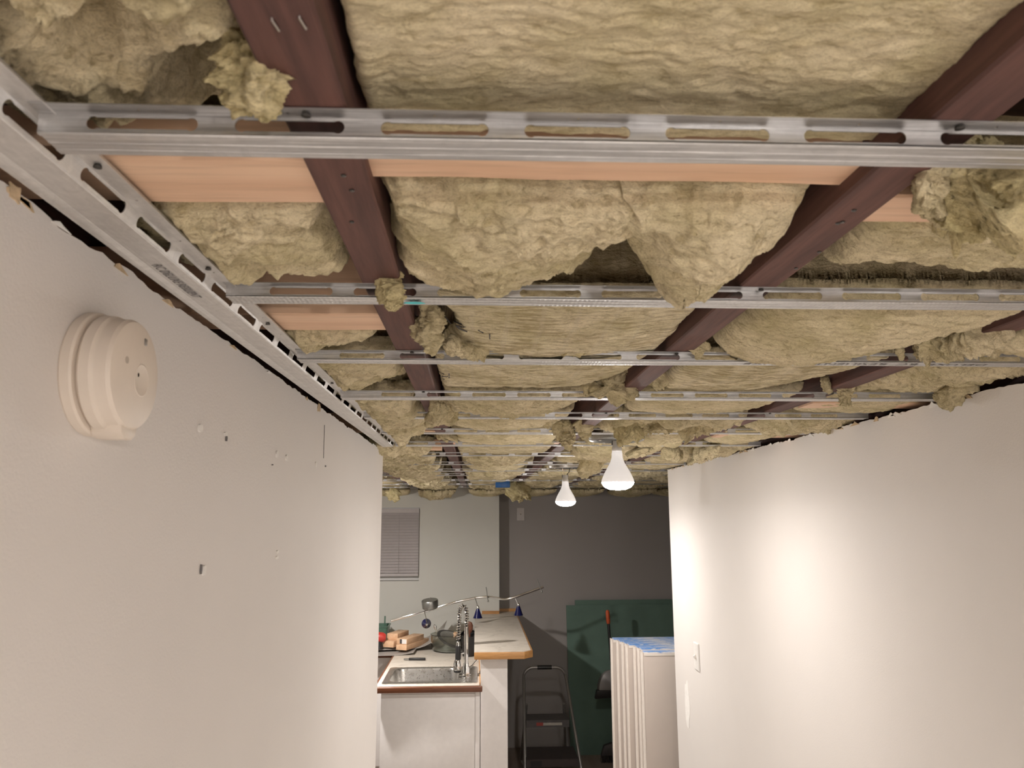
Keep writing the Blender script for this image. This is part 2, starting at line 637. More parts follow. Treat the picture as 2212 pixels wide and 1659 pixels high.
for k in range(nsl):
    z = zz0 + (zz1 - zz0) * k / (nsl - 1)
    M = Matrix.Translation((0, YB + 0.05, z)) @ Matrix.Rotation(math.radians(58), 4, 'X')
    MB().box((wx0 + 0.012, -0.014, -0.0012), (wx1 - 0.010, 0.014, 0.0012), M).build('slat', M_BLIND, bl)
MB().box((wx0 + 0.012, YB + 0.035, wz0 + 0.035), (wx1 - 0.010, YB + 0.065, wz0 + 0.060)).build('bottom_rail', M_BLIND, bl, bevel=0.003)
MB().tube([(wx1 - 0.18, YB + 0.045, wz1 - 0.02), (wx1 - 0.18, YB + 0.034, wz0 + 0.05)], 0.0015, 6).build('lift_cord', M_BLIND, bl)

# wall damage and a painted anchor shadow on the left wall, and the spackled patches (flat marks on the wall, parts of it)
def wall_chip(parent, plane, sgn, px, py, wd, hh, mat, t=0.0015, name='spackle_patch', rag=0.25, seed=0):
    c = at_x(px, py, plane)
    rs = random.Random(seed + int(px))
    pts = []
    for k in range(18):
        a = 2 * PI * k / 18
        q = 1 + rag * (rs.random() - 0.5)
        pts.append((math.copysign(abs(math.cos(a)) ** 0.7, math.cos(a)) * wd * q, math.copysign(abs(math.sin(a)) ** 0.7, math.sin(a)) * hh * q))
    M = Matrix.Translation(c) @ Matrix(((0, 0, sgn, 0), (1, 0, 0, 0), (0, 1, 0, 0), (0, 0, 0, 1)))
    return MB().extrude(pts, [], t, M).build(name, mat, parent, smooth=True)


for i, (px, py, ww, hh) in enumerate([(431, 925, 5, 8), (486, 938, 4, 4), (597, 981, 3, 7), (618, 989, 3, 6), (681, 1004, 2, 6), (598, 1192, 4, 3), (597, 1204, 4, 3), (439, 1232, 4, 10)]):
    c = at_x(px, py, XL)
    sc_ = c.y / F
    wall_chip(wl, XL, 1, px, py, ww * sc_ * 2.2, hh * sc_, M_SPACK, 0.002, 'wall_anchor', 0.2, i)
for i, (px, py, ww, hh) in enumerate([(487, 948, 0.9, 5), (432, 1230, 0.9, 9), (587, 1004, 0.8, 1.2), (702, 1007, 0.8, 1.5)]):  # dark holes; the tallest mark is a shadow painted left of an anchor
    c = at_x(px, py, XL)
    wall_chip(wl, XL, 1, px, py, ww * c.y / F * 2.2, hh * c.y / F, M_INKG, 0.0026, 'hole_shadow_mark', 0.3, i)
for i, (px, py, ww, hh) in enumerate([(688, 880, 9, 9), (30, 415, 16, 18)]):
    c = at_x(px, py, XL)
    wall_chip(wl, XL, 1, px, py, ww * c.y / F * 1.5, hh * c.y / F, M_TORN, 0.0015, 'torn_paper', 0.6, i)
MB().tube([at_x(701, 918, XL + 0.0006), at_x(700, 955, XL + 0.0006), at_x(699, 990, XL + 0.0006)], 0.0007, 5).build('crack', M_INKG, wl)
wall_chip(wr, XR - 0.0016, 1, 1484, 1520, 0.040, 0.088, M_SPACK, 0.0018, 'spackle_patch', 0.45, 4)
# torn paper and plaster fragments along the cut top edges of both walls
rr = random.Random(12)
for k in range(14):
    y = 0.42 + 2.1 * rr.random() ** 1.3
    z = H + 0.2304 - 0.002
    MB().extrude([(-.004 - .016 * rr.random(), -.003 * rr.random()), (.004 + .016 * rr.random(), -.004 * rr.random()), (.006, .002), (0, .0035 * rr.random() + .001), (-.006, .002)], [], 0.0012,
                 Matrix.Translation((XL + 0.0001, y, z)) @ Matrix(((0, 0, 1, 0), (1, 0, 0, 0), (0, 1, 0, 0), (0, 0, 0, 1)))).build('torn_paper', M_TORN if k % 2 else M_SPACK, wl)
for k in range(26):
    y = 1.1 + 2.7 * rr.random()
    z = H + 0.2285 - 0.002
    MB().extrude([(-.006 - .02 * rr.random(), -.006 * rr.random()), (.008 + .02 * rr.random(), -.005 * rr.random()), (.006, .004), (0, .007 * rr.random() + .003), (-.007, .004)], [], 0.0012,
                 Matrix.Translation((XR - 0.0014, y, z)) @ Matrix(((0, 0, 1, 0), (1, 0, 0, 0), (0, 1, 0, 0), (0, 0, 0, 1)))).build('torn_paper', M_TORN if k % 2 else M_SPACK, wr)

# ------------------------------------------------------------------ joists
JN = {-4: 'far left joist over the kitchen, third beyond the left wall', -3: 'dark joist over the kitchen, second beyond the left wall', -2: 'dark joist over the kitchen, nearest beyond the left wall', -1: 'dark joist hidden above the left wall line',
      0: 'dark reddish-brown ceiling joist nearest the left wall', 1: 'dark reddish-brown ceiling joist running down the middle right of the hall',
      2: 'dark reddish-brown ceiling joist nearest the right wall', 3: 'dark joist just beyond the right wall', 4: 'dark joist over the living room, second beyond the right wall',
      5: 'dark joist over the living room, third beyond the right wall', 6: 'dark joist over the living room, fourth beyond the right wall'}
JO = {}
for k, x in zip(range(-4, 7), JX):
    if k in (-4, 6):
        continue
    n = 90
    ys = np.linspace(-2.6, YF + 0.1 if x > XB else YB + 0.1, n)
    dx = 0.0016 * fbm(np.stack([ys * 3, ys * 0 + k, ys * 0], 1), 3)
    dz = 0.0012 * fbm(np.stack([ys * 4, ys * 0 + k + 9, ys * 0], 1), 3)
    rings = []
    for y, a, b in zip(ys, dx, dz):
        r = 0.002
        prof = [(0, ZJ + 0.188), (0, ZJ + r), (r, ZJ), (JW - r, ZJ), (JW, ZJ + r), (JW, ZJ + 0.188)]
        rings.append([(x + px + a, y, pz + (b if pz < ZJ + 0.1 else 0)) for px, pz in prof])
    o = MB().loops(rings).build('ceiling_joist', M_JOIST, smooth=True, angle=35)
    tag(o, JN[k], 'joist', 'ceiling joists')
    JO[k] = o
for (px, py) in ((592, 52), (651, 48)):
    p = at_z(px, py, ZJ)
    MB().tube([p + Vector((-.0002, -.005, .003)), p + Vector((0, -.0042, -.0008)), p + Vector((.0015, .0042, -.0008)), p + Vector((.0015, .005, .003))], 0.0006, 6).build('staple', M_STEEL, JO[0])
for k, pts in {1: [(1845, 455), (1820, 480), (1770, 545), (1810, 483), (1720, 580)], 0: [(760, 412), (760, 480), (742, 380)]}.items():
    for (px, py) in pts:
        p = at_z(px, py, ZJ - 0.0006)
        MB().lathe([(0.0012, -0.0008), (0.0022, 0), (0.0016, 0.001)], 10, Matrix.Translation(p)).build('nail_head', M_MDARK, JO[k])


def block(name, x0, x1, y0, y1, z0, z1, label):
    n = 24
    xs = np.linspace(x0, x1, n)
    dz = 0.0016 * fbm(np.stack([xs * 9, xs * 0 + y0, xs * 0], 1), 3)
    dy = 0.003 * fbm(np.stack([xs * 5, xs * 0 + y0 + 3, xs * 0], 1), 3)
    rings = []
    for x, a, b in zip(xs, dz, dy):
        rings.append([(x, y0 + b, z0 + a + .002), (x, y0 + b + .002, z0 + a), (x, y1 + b - .002, z0 + a), (x, y1 + b, z0 + a + .002), (x, y1 + b, z1), (x, y0 + b, z1)])
    o = MB().loops(rings).build(name, M_PINE, smooth=True, angle=35)
    return tag(o, label, 'block', 'pine blocking between joists')


J = {k: JX[k + 4] for k in range(-4, 7)}
block('wood_block', J[-1] + JW, J[0], 0.512, 0.589, ZJ + 0.004, ZJ + 0.042, 'pale new pine block left of the left joist, just behind the nearest channel')
block('wood_block', J[0] + JW, J[1], 0.514, 0.556, ZJ + 0.012, ZJ + 0.052, 'pale knotty pine block spanning the centre bay behind the nearest channel')
block('wood_block', J[1] + JW, J[2], 0.556, 0.610, ZJ + 0.004, ZJ + 0.042, 'pale pine block right of the middle joist, partly behind hanging yellow wool')
block('wood_block', J[-1] + JW, J[0], 0.935, 1.015, ZJ + 0.004, ZJ + 0.090, 'pine block left of the left joist just beyond the second channel, thick face showing')
block('wood_block', J[-1] + JW, J[0], 2.265, 2.305, ZJ + 0.004, ZJ + 0.06, 'short far pine block left of the left joist, before the hall end')
block('wood_block', J[-1] + JW - 0.4, J[0], 2.66, 2.72, ZJ - 0.014, ZJ + 0.02, 'long pine strip crossing the far left bay at the end of the left wall')
block('wood_block', J[2] + JW, J[3], 1.62, 1.70, ZJ - 0.004, ZJ + 0.04, 'orange pine block at the top of the right wall, nearer the camera')
block('wood_block', J[2] + JW, J[3], 2.28, 2.36, ZJ - 0.004, ZJ + 0.04, 'orange pine block at the top of the right wall, farther away')
block('wood_block', J[0] + JW, J[1], 2.60, 2.66, ZJ + 0.003, ZJ + 0.04, 'pine block deep in the centre bay above the nearer hanging bulb')

# ------------------------------------------------------------------ resilient channels
CH = [0.4445, 0.800, 1.128, 1.500, 1.812, 2.148, 2.53, 2.97, 3.46, 3.98, 4.42, 5.08, 5.70, 6.27]
ORD = ['nearest', 'second', 'third', 'fourth', 'fifth', 'sixth', 'seventh', 'eighth', 'ninth', 'tenth', 'eleventh', 'twelfth', 'thirteenth', 'fourteenth']
PITCHS = 0.0895


def dogbone(cx, cy, L, R, r):
    """outline of a slot along x, bulb ends radius R, waist half-height r"""
    pts = []
    n = 7
    xa = L / 2 - R
    # right bulb
    th = math.asin(min(1, r / R))
    a0 = -(PI - th)
    for k in range(2 * n):
        a = a0 + (2 * PI - 2 * th) * k / (2 * n - 1)
        pts.append((cx + xa + R * math.cos(a) * 0.95, cy + R * math.sin(a)))
    for k in range(2 * n):
        a = th + (2 * PI - 2 * th) * k / (2 * n - 1)
        pts.append((cx - xa + R * math.cos(a) * 0.95, cy + R * math.sin(a)))
    return pts


def circ(cx, cy, r, n=8):
    return [(cx + r * math.cos(2 * PI * k / n), cy + r * math.sin(2 * PI * k / n)) for k in range(n)]


def strip_slots(mb, u0, u1, w0, w1, phase, kind, M, t):
    """perforated strip along u, from w0 to w1, in cells of one slot pitch"""
    u = u0
    k0 = math.ceil((u0 - phase) / PITCHS)
    cuts = [u0]
    c = phase + k0 * PITCHS
    while c < u1 - 1e-6:
        if c > u0 + 1e-6: cuts.append(c)
        c += PITCHS
    cuts.append(u1)
    for a, b in zip(cuts[:-1], cuts[1:]):
        holes = []
        if b - a > PITCHS * 0.97:
            mid = (a + b) / 2
            if kind == 'slot':
                holes = [dogbone(mid, w0 + (w1 - w0) * 0.52, 0.0675, (w1 - w0) * 0.37, (w1 - w0) * 0.31)]
            else:
                holes = [circ(mid, (w0 + w1) / 2, 0.0011)]
        mb.extrude([(a, w0), (b, w0), (b, w1), (a, w1)], holes, t, M)


def cross_channel(idx, yw, x0, x1, dz=0.0, detail=True):
    lab = '%s galvanized slotted channel %s the camera, crossing the ceiling' % (ORD[idx], 'to' if idx == 0 else 'from')
    root = empty('resilient_channel', ((x0 + x1) / 2, yw, ZF + dz), lab, 'metal channel', 'metal channels crossing the ceiling')
    phase = -0.2505 + (0.017 * idx if idx else 0)
    t = 0.0007
    zt = ZJ - 0.0008 + dz
    z0 = ZF + dz
    # web: local (u -> x, w -> z), thickness -> y
    MW = Matrix.Translation((0, yw, 0)) @ Matrix(((1, 0, 0, 0), (0, 0, 1, 0), (0, 1, 0, 0), (0, 0, 0, 1)))
    mb = MB()
    strip_slots(mb, x0, x1, z0, zt, phase, 'slot', MW, t)
    mb.build('web', M_GALVP, root)
    MFL = Matrix.Translation((0, 0, zt - t * 0.5))
    mb = MB()
    if idx < 5:
        strip_slots(mb, x0, x1, yw - 0.0125, yw + 0.0005, phase, 'hole', MFL, t)
    else:
        mb.box((x0, yw - 0.0125, 0), (x1, yw + 0.0005, t), MFL)
    mb.build('flange', M_GALVP, root)
    mb = MB()
    yf = yw + 0.0295
    prof = [(yw, z0), (yw + 0.001, z0 - 0.0009), (yw + 0.004, z0 - 0.0009), (yw + 0.0048, z0 - 0.0002), (yw + 0.012, z0 - 0.0002), (yw + 0.0128, z0 - 0.0008), (yw + 0.0136, z0 - 0.0002),
            (yw + 0.021, z0 - 0.0002), (yw + 0.0218, z0 - 0.0008), (yf - 0.002, z0 - 0.0008), (yf, z0 + 0.0006), (yf, z0 + 0.004)]
    back = [(y + (0 if y > yf - 0.003 else 0) - (0.0007 if y > yf - 0.001 else 0), z + t) for y, z in reversed(prof)]
    full = prof + back
    nx = max(2, int((x1 - x0) / 0.05))
    rings = []
    for k in range(nx + 1):
        x = x0 + (x1 - x0) * k / nx
        wv = 0.0006 * math.sin(x * 7 + idx * 2)
        rings.append([(x, y, z + wv) for y, z in full])
    mb.loops(rings)
    mb.build('face', M_GALV if idx else M_GALVP, root, smooth=True, angle=30)
    if idx < 6:
        for k, jx in J.items():
            if x0 < jx + JW / 2 < x1:
                M = Matrix.Translation((jx + JW / 2 + 0.004 * ((idx * 7 + k) % 3 - 1), yw - 0.0068, zt - 0.0024))
                MB().lathe([(0.0010, -0.0004), (0.0030, 0.0), (0.0028, 0.0014), (0.0018, 0.0026)], 12, M).build('screw', M_MDARK, root)
    return root


chs = []
for i, yw in enumerate(CH):
    if yw < YL - 0.1:
        x0, x1 = -0.268, XR - 0.003
    elif yw < YR:
        x0, x1 = -2.5, XR - 0.003
    else:
        x0, x1 = -2.5, 2.6
    if yw > YB - 0.5:
        x1 = 2.6
    chs.append(cross_channel(i, yw, x0, x1, 0.0006 * math.sin(i * 2.1)))
# the words printed on the third channel, read from the far side
Mt = Matrix.Translation((0.905, CH[2] + 0.0265, ZF - 0.0012)) @ Matrix.Rotation(PI, 4, 'Z') @ Matrix.Rotation(PI, 4, 'Y')
Mt = Matrix.Translation((0.50, CH[2] + 0.006, ZF - 0.0014)) @ Matrix(((1, 0, 0, 0), (0, 1, 0, 0), (0, 0, 1, 0), (0, 0, 0, 1)))
# seen from below: +x right, +y down the picture; upside-down letters need (x -> -x, y -> +y)
Mt = Matrix.Translation((0.80, CH[2] + 0.0075, ZF - 0.0014)) @ Matrix(((-1, 0, 0, 0), (0, 1, 0, 0), (0, 0, -1, 0), (0, 0, 0, 1)))
text_part('printed_text', 'DELUXE  RC  RESILIENT  DELUXE', 0.017, Mt @ Matrix.Diagonal((1.55, 1, 1, 1)), M_INKG, chs[2])

# cyan chalk smudge on the second channel
cs = chs[1]
for px, py, zz, aa, bb in ((895, 655, ZF - 0.0012, 0.011, 0.0045), (1003, 621, ZJ - 0.0018, 0.008, 0.003)):
    p = at_z(px, py, zz)
    MB().extrude([(aa * math.cos(2 * PI * k / 20) * (1 + .2 * math.sin(k * 2.3)), bb * math.sin(2 * PI * k / 20)) for k in range(20)], [], 0.0004, Matrix.Translation(p)).build('chalk_mark', M_CYAN, cs)

# long channel along the left wall
lab = 'long galvanized channel running along the top of the left wall'
lc = empty('resilient_channel', (-0.30, 0.95, ZF), lab, 'metal channel')
ly0, ly1 = -1.6, 2.585
t = 0.0007
zt = ZJ - 0.0002
MWY = Matrix(((0, 0, 1, 0), (1, 0, 0, 0), (0, 1, 0, 0), (0, 0, 0, 1)))
mb = MB()
Mw = Matrix.Translation((-0.2795, 0, ZF)) @ Matrix.Rotation(math.radians(20), 4, 'Y') @ MWY
strip_slots(mb, ly0, ly1, 0.0, 0.0133, 0.413 - 20 * PITCHS, 'slot', Mw, t)
mb.build('web', M_GALVY, lc)
mb = MB()
Mf = Matrix.Translation((0, 0, zt)) @ Matrix(((0, 1, 0, 0), (1, 0, 0, 0), (0, 0, 1, 0), (0, 0, 0, 1)))
strip_slots(mb, ly0, ly1, -0.2757, -0.2575, 0.413 - 20 * PITCHS + 0.03, 'hole', Mf, t)
mb.box((-0.2583, ly0, zt - 0.0015), (-0.2575, ly1, zt + 0.0002))
mb.build('flange', M_GALVY, lc)
prof = [(-0.2795, 0.0004), (-0.2805, -0.0006), (-0.2830, -0.0008), (-0.3035, -0.0004)]
for k in range(5):
    prof += [(-0.3040 - k * 0.0016, -0.0008), (-0.3048 - k * 0.0016, -0.0004)]
prof += [(-0.3135, -0.0009), (-0.3165, -0.0006), (-0.3175, 0.0006), (-0.3175, 0.0030)]
prof = [(x, ZF + z) for x, z in prof]
full = prof + [(x + (0.0007 if z > ZF + 0.003 else 0), z + t) for x, z in reversed(prof)]
rings = []
for k in range(41):
    y = ly0 + (ly1 - ly0) * k / 40
    s = 0.004 * math.sin((y + 0.2) * 1.3)
    rings.append([(x - (s if x < -0.3 else 0), y, z) for x, z in full])
MB().loops(rings).build('face', M_GALVY, lc, smooth=True, angle=30)
for y in (0.36, 0.515, 0.74, 0.96, 1.16, 1.40):
    MB().lathe([(0.0010, -0.0004), (0.0030, 0.0), (0.0028, 0.0014), (0.0018, 0.0026)], 12, Matrix.Translation((-0.2665, y, zt - 0.0024))).build('screw', M_MDARK, lc)
# printed words run along the face
a, b = at_z(322, 574, ZF - 0.0014), at_z(415, 640, ZF - 0.0014)
Mt = Matrix.Translation((-0.3020, 0.693, ZF - 0.0014)) @ Matrix(((0, 1, 0, 0), (1, 0, 0, 0), (0, 0, -1, 0), (0, 0, 0, 1)))
text_part('printed_text', 'RC DELUXE RESILIENT', 0.0135, Mt @ Matrix.Diagonal((0.80, 1, 1, 1)), M_INKG, lc)
# ------------------------------------------------------------------ mineral wool
def batt(label, x0, x1, y0, y1, zb, style, res, seed, sag=0.0, xf=None, group=None, amp=1.0, rag=0.006, mat=None, dent=None, yw=0.0, R=None):
    clear = -0.36 < x0 < -0.24 and y0 < 2.6
    """one batt: a displaced underside with rounded, ragged edges, closed above"""
    nx, ny = max(8, int((x1 - x0) / res)), max(8, int((y1 - y0) / res))
    U, V = np.meshgrid(np.linspace(0, 1, nx), np.linspace(0, 1, ny))
    U, V = U.ravel(), V.ravel()
    a, b = np.full_like(V, x0), np.full_like(V, x1)
    if xf is not None:
        vv = np.linspace(0, 1, len(xf))
        a = np.interp(V, vv, [q[0] for q in xf])
        b = np.interp(V, vv, [q[1] for q in xf])
    X = a + (b - a) * U
    Y = y0 + (y1 - y0) * V
    s = seed * 3.17
    # ragged outline
    eu, ev = np.minimum(U, 1 - U) * (b - a), np.minimum(V, 1 - V) * (y1 - y0)
    P0 = np.stack([X, Y, X * 0 + s], 1)
    wu = np.exp(-eu / 0.03)
    wv = np.exp(-ev / 0.03)
    X = X + np.where(U < .5, 1, -1) * wu * rag * (0.8 + 1.6 * fbm(P0 * 26, 4, .6))
    Y = Y + np.where(V < .5, 1, -1) * wv * (rag + yw) * (0.8 + 1.6 * fbm(P0 * 26 + 5, 4, .6))
    if yw:
        Y = Y + np.where(V < .5, 0, 1) * wv * yw * 0.5 * np.sin(X * 2 * PI / 0.011)
    P = np.stack([X, Y, X * 0 + s], 1)
    d = np.minimum(eu, ev)
    R = R or (0.028 if style != 'flat' else 0.016)
    q = 1 - np.clip(d / R, 0, 1)
    rnd = R * (1 - np.sqrt(np.clip(1 - q * q, 0, 1)))
    bump = np.sin(PI * np.clip(U, 0, 1)) * np.sin(PI * np.clip(V, 0, 1)) ** 0.6
    if style == 'crumple':
        wp = P + 0.035 * np.stack([fbm(P * 11 + 3, 3), fbm(P * 11 + 31, 3), 0 * X], 1)
        D = 0.020 * fbm(wp * 9, 3) + 0.0125 * ridged(wp * np.array([17, 26, 1]), 2) + 0.0085 * fbm(wp * np.array([36, 52, 1]), 4, .58)
        D = D - 0.013 * np.clip(ridged(wp * np.array([9, 15, 1]) + 7, 2) - 0.45, 0, 2)
        D = D + 0.0045 * fbm(wp * np.array([62, 105, 1]) + 3, 3, .6) + 0.0042 * ridged(wp * np.array([40, 75, 1]) + 9, 3)
        D = D + 0.0020 * fbm(P * np.array([130, 220, 1]), 3, .6)
        lat = 0.012
        X = X + lat * fbm(P * 15 + 50, 4, .6)
        Y = Y + lat * fbm(P * 15 + 80, 4, .6)
    elif style == 'soft':
        wp = P + 0.02 * np.stack([fbm(P * 14 + 3, 3), fbm(P * 14 + 31, 3), 0 * X], 1)
        D = 0.006 * fbm(wp * 9, 3) + 0.0045 * fbm(wp * np.array([28, 70, 1]), 4, .6)
        D = D - 0.0045 * np.clip(ridged(wp * np.array([10, 30, 1]), 2) - 0.55, 0, 2)
        D = D + 0.0016 * fbm(P * np.array([110, 240, 1]), 3, .6) + 0.0016 * ridged(wp * np.array([22, 85, 1]) + 4, 3)
    else:
        wp = P + 0.012 * np.stack([fbm(P * 14 + 3, 3), fbm(P * 14 + 31, 3), 0 * X], 1)
        D = 0.003 * fbm(wp * 7, 3) + 0.0020 * fbm(wp * np.array([30, 110, 1]), 4, .6) + 0.0012 * np.sin(wp[:, 1] * 2 * PI / 0.013 + 3 * fbm(P * 18, 2))
        D = D - 0.004 * np.clip(ridged(wp * np.array([8, 20, 1]), 2) - 0.75, 0, 2)
    D = D * amp * (0.35 + 0.65 * np.clip(d / 0.012, 0, 1)) + sag * bump
    if dent:
        for (cx, cy, r, dep) in dent:
            D = D - dep * np.exp(-((X - cx) ** 2 + (Y - cy) ** 2) / (r * r))
    Z = zb - D + rnd
    if clear:
        k = np.clip((-0.225 - X) / 0.03, 0, 1)
        Z = np.maximum(Z, ZJ + 0.003 - 0.06 * (1 - k))
    verts = np.stack([X, Y, Z], 1)
    idx = np.arange(nx * ny).reshape(ny, nx)
    fa = np.stack([idx[:-1, :-1].ravel(), idx[1:, :-1].ravel(), idx[1:, 1:].ravel(), idx[:-1, 1:].ravel()], 1)
    ring = np.concatenate([idx[0, :-1], idx[:-1, -1], idx[-1, :0:-1], idx[:0:-1, 0]])
    n0 = len(verts)
    steps = 4
    extra, faces = [], fa.tolist()
    prev = ring
    for k in range(1, steps + 1):
        e = verts[ring].copy()
        e[:, 2] = e[:, 2] + (zb + 0.10 - e[:, 2]) * k / steps
        pr = e * np.array([34, 34, 60]) + s
        for ax in (0, 1):
            pad = np.concatenate([e[-12:, ax], e[:, ax], e[:12, ax]])
            e[:, ax] = np.convolve(pad, np.ones(25) / 25, 'valid')
        e[:, 0] += 0.004 * fbm(pr, 2)
        e[:, 1] += 0.004 * fbm(pr + 9, 2)
        extra.append(e)
        cur = n0 + (k - 1) * len(ring) + np.arange(len(ring))
        nx_ = np.roll(np.arange(len(ring)), -1)
        faces += np.stack([prev, prev[nx_], cur[nx_], cur], 1)[:, ::-1].tolist()
        prev = cur
    faces.append(prev.tolist())
    verts = np.concatenate([verts] + extra)
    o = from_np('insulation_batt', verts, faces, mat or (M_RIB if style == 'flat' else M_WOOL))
    tag(o, label, 'insulation', group or 'mineral wool batts between the joists')
    o['_zb'] = zb
    del o['_zb']
    return o


def tuft(label, path, rad, seed, flat=0.6, res=(46, 40), mat=None, amp=1.0, group='loose tufts of torn wool'):
    """a torn strand or flap of wool hanging along a path"""
    P = [Vector(p) for p in path]
    nT, nA = res
    # resample
    L = [0]
    for a, b in zip(P[:-1], P[1:]): L.append(L[-1] + (b - a).length)
    T = np.linspace(0, 1, nT)
    PX = np.stack([np.interp(T * L[-1], L, [p[i] for p in P]) for i in range(3)], 1)
    k = 5
    pad = np.concatenate([PX[:1]] * k + [PX] + [PX[-1:]] * k)
    PX = np.stack([np.convolve(pad[:, i], np.ones(2 * k + 1) / (2 * k + 1), 'valid') for i in range(3)], 1)
    rads = np.interp(T, np.linspace(0, 1, len(rad)), rad)
    env = np.sqrt(np.clip(1 - (2 * np.clip(T, 0, 1) - 1) ** 8, 0, 1))
    verts = []
    for i in range(nT):
        t = PX[min(i + 1, nT - 1)] - PX[max(i - 1, 0)]
        t = t / (np.linalg.norm(t) + 1e-9)
        s = np.cross(t, np.array([0, 1.0, 0]))
        s /= (np.linalg.norm(s) + 1e-9)
        u = np.cross(s, t)
        A = np.linspace(0, 2 * PI, nA, endpoint=False) + 0.8 * math.sin(i * 0.09 + seed)
        ca, sa = np.cos(A), np.sin(A)
        q = rads[i] * env[i] * (1 + 0.30 * np.sin(2 * A + seed + i * 0.05) + 0.20 * np.sin(3 * A + seed * 2 - i * 0.08))[:, None]
        verts.append(PX[i] + q * (ca[:, None] * s + flat * sa[:, None] * u))
    V = np.concatenate(verts)
    ctr = np.repeat(PX, nA, 0)
    N = V - ctr
    r = np.linalg.norm(N, axis=1)
    N = N / (r[:, None] + 1e-9)
    m = float(max(rad))
    fr = 1.0 / m
    p = V * fr + seed * 7.7
    D = m * amp * (0.55 * fbm(p * 0.9, 3, .6) + 0.26 * ridged(p * 1.6, 4, .6) + 0.22 * fbm(p * 4, 4, .7)) - 0.15 * m
    fade = np.clip(r / m * 2.2, 0.15, 1)
    V = V + N * (D * fade)[:, None] + 0.22 * m * np.stack([fbm(p * 1.3 + 4, 3), fbm(p * 1.3 + 9, 3), fbm(p * 1.3 + 15, 3)], 1)
    tt = np.repeat(T, nA)
    V[:, 2] += m * 0.9 * np.clip((tt - 0.72) / 0.28, 0, 1) * (fbm(p * np.array([2.6, 2.6, 0.3]) + 40, 3, .6) + 0.1)
    faces = []
    for i in range(nT - 1):
        for kk in range(nA):
            a, b = i * nA + kk, i * nA + (kk + 1) % nA
            faces.append((a, b, b + nA, a + nA))
    faces.append(tuple(range(nA - 1, -1, -1)))
    faces.append(tuple(range((nT - 1) * nA, nT * nA)))
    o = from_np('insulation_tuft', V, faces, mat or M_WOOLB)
    return tag(o, label, 'insulation', group)


def bay(k):
    return J[k] + JW + 0.004, J[k + 1] - 0.004


# --- centre bay (between the left and the middle joist)
c0, c1 = bay(0)
batt('broad flat-faced wool batt in the centre bay, nearest at the top of the picture', c0, c1 + 0.010, 0.12, 0.508, ZJ + 0.021, 'soft', 0.0015, 1, -0.003, rag=0.003, amp=0.55, R=0.007)
batt('left lump of crumpled wool behind the pine block in the centre bay', c0 - 0.003, 0.135, 0.562, 0.785, ZJ + 0.010, 'crumple', 0.0017, 2, 0.026,
     xf=[(c0 - 0.004, 0.150), (c0 - 0.004, 0.150), (c0 - 0.008, 0.120), (c0 - 0.012, 0.085)], amp=0.75, rag=0.008)
batt('right lump of crumpled wool tapering over the second channel in the centre bay', 0.10, c1, 0.555, 0.782, ZJ + 0.012, 'crumple', 0.0017, 3, 0.050,
     xf=[(0.10, c1 - .004), (0.115, c1 - .004), (0.15, c1 - 0.018), (0.185, 0.245)], amp=0.75, rag=0.006)
batt('striped flat-faced batt bulging down in the centre bay between the second and fourth channels', c0, c1, 0.845, 1.485, ZJ + 0.006, 'flat', 0.0024, 4, 0.012,
     xf=[(c0 + 0.018, c1 - 0.002), (c0 + 0.05, c1), (c0 + 0.004, c1), (c0 + 0.002, c1 - 0.015), (c0 + 0.006, c1 - 0.07)], rag=0.004)
batt('puckered wool in the centre bay between the fourth and fifth channels', c0, c1, 1.545, 1.80, ZJ + 0.004, 'soft', 0.0028, 5, 0.022, amp=2.2, xf=[(c0, c1 - .02), (c0, 0.21), (c0, 0.16)], rag=0.01)
batt('smooth wool batt in the centre bay between the fifth and sixth channels', c0, c1, 1.86, 2.13, ZJ + 0.006, 'soft', 0.003, 6, 0.024, amp=1.2, xf=[(c0, c1 - .03), (c0, 0.22)], rag=0.008)
# --- left bay
l0, l1 = bay(-1)
l0 = -0.395
batt('deeply hollowed crumpled wool in the left bay, nearest the camera at the top left corner', l0 + 0.08, l1, 0.10, 0.500, ZJ + 0.028, 'crumple', 0.0018, 7, 0.0, amp=1.45, rag=0.004, R=0.009,
     dent=[(-0.205, 0.385, 0.018, 0.085), (-0.225, 0.405, 0.014, 0.07), (-0.138, 0.41, 0.022, 0.06), (-0.165, 0.455, 0.026, 0.08), (-0.25, 0.37, 0.016, 0.06), (-0.185, 0.36, 0.012, 0.05)])
batt('crumpled wool in the left bay behind the nearest pine block', l0 + 0.09, l1, 0.592, 0.775, ZJ + 0.012, 'crumple', 0.0018, 8, 0.006, amp=0.85, rag=0.004, dent=[(-0.137, 0.66, 0.02, 0.02), (-0.275, 0.60, 0.014, 0.03)])
batt('crumpled wool in the left bay behind the thick pine block', l0 + 0.10, l1, 1.02, 1.118, ZJ + 0.006, 'crumple', 0.002, 9, 0.01, amp=0.7, rag=0.004, dent=[(-0.16, 1.10, 0.05, 0.035)])
batt('crumpled wool in the left bay between the third and fourth channels', l0 + 0.10, l1, 1.165, 1.485, ZJ + 0.008, 'crumple', 0.0024, 10, 0.012, amp=0.9, rag=0.006, dent=[(-0.15, 1.42, 0.05, 0.05), (-0.22, 1.46, 0.05, 0.04)])
batt('crumpled wool in the left bay between the fourth and fifth channels', l0 + 0.10, l1, 1.535, 1.80, ZJ + 0.004, 'crumple', 0.003, 11, 0.015, amp=0.9, rag=0.006)
batt('crumpled wool in the left bay between the fifth and sixth channels', l0 + 0.10, l1, 1.85, 2.135, ZJ + 0.004, 'crumple', 0.0035, 12, 0.015, amp=0.9, rag=0.006)
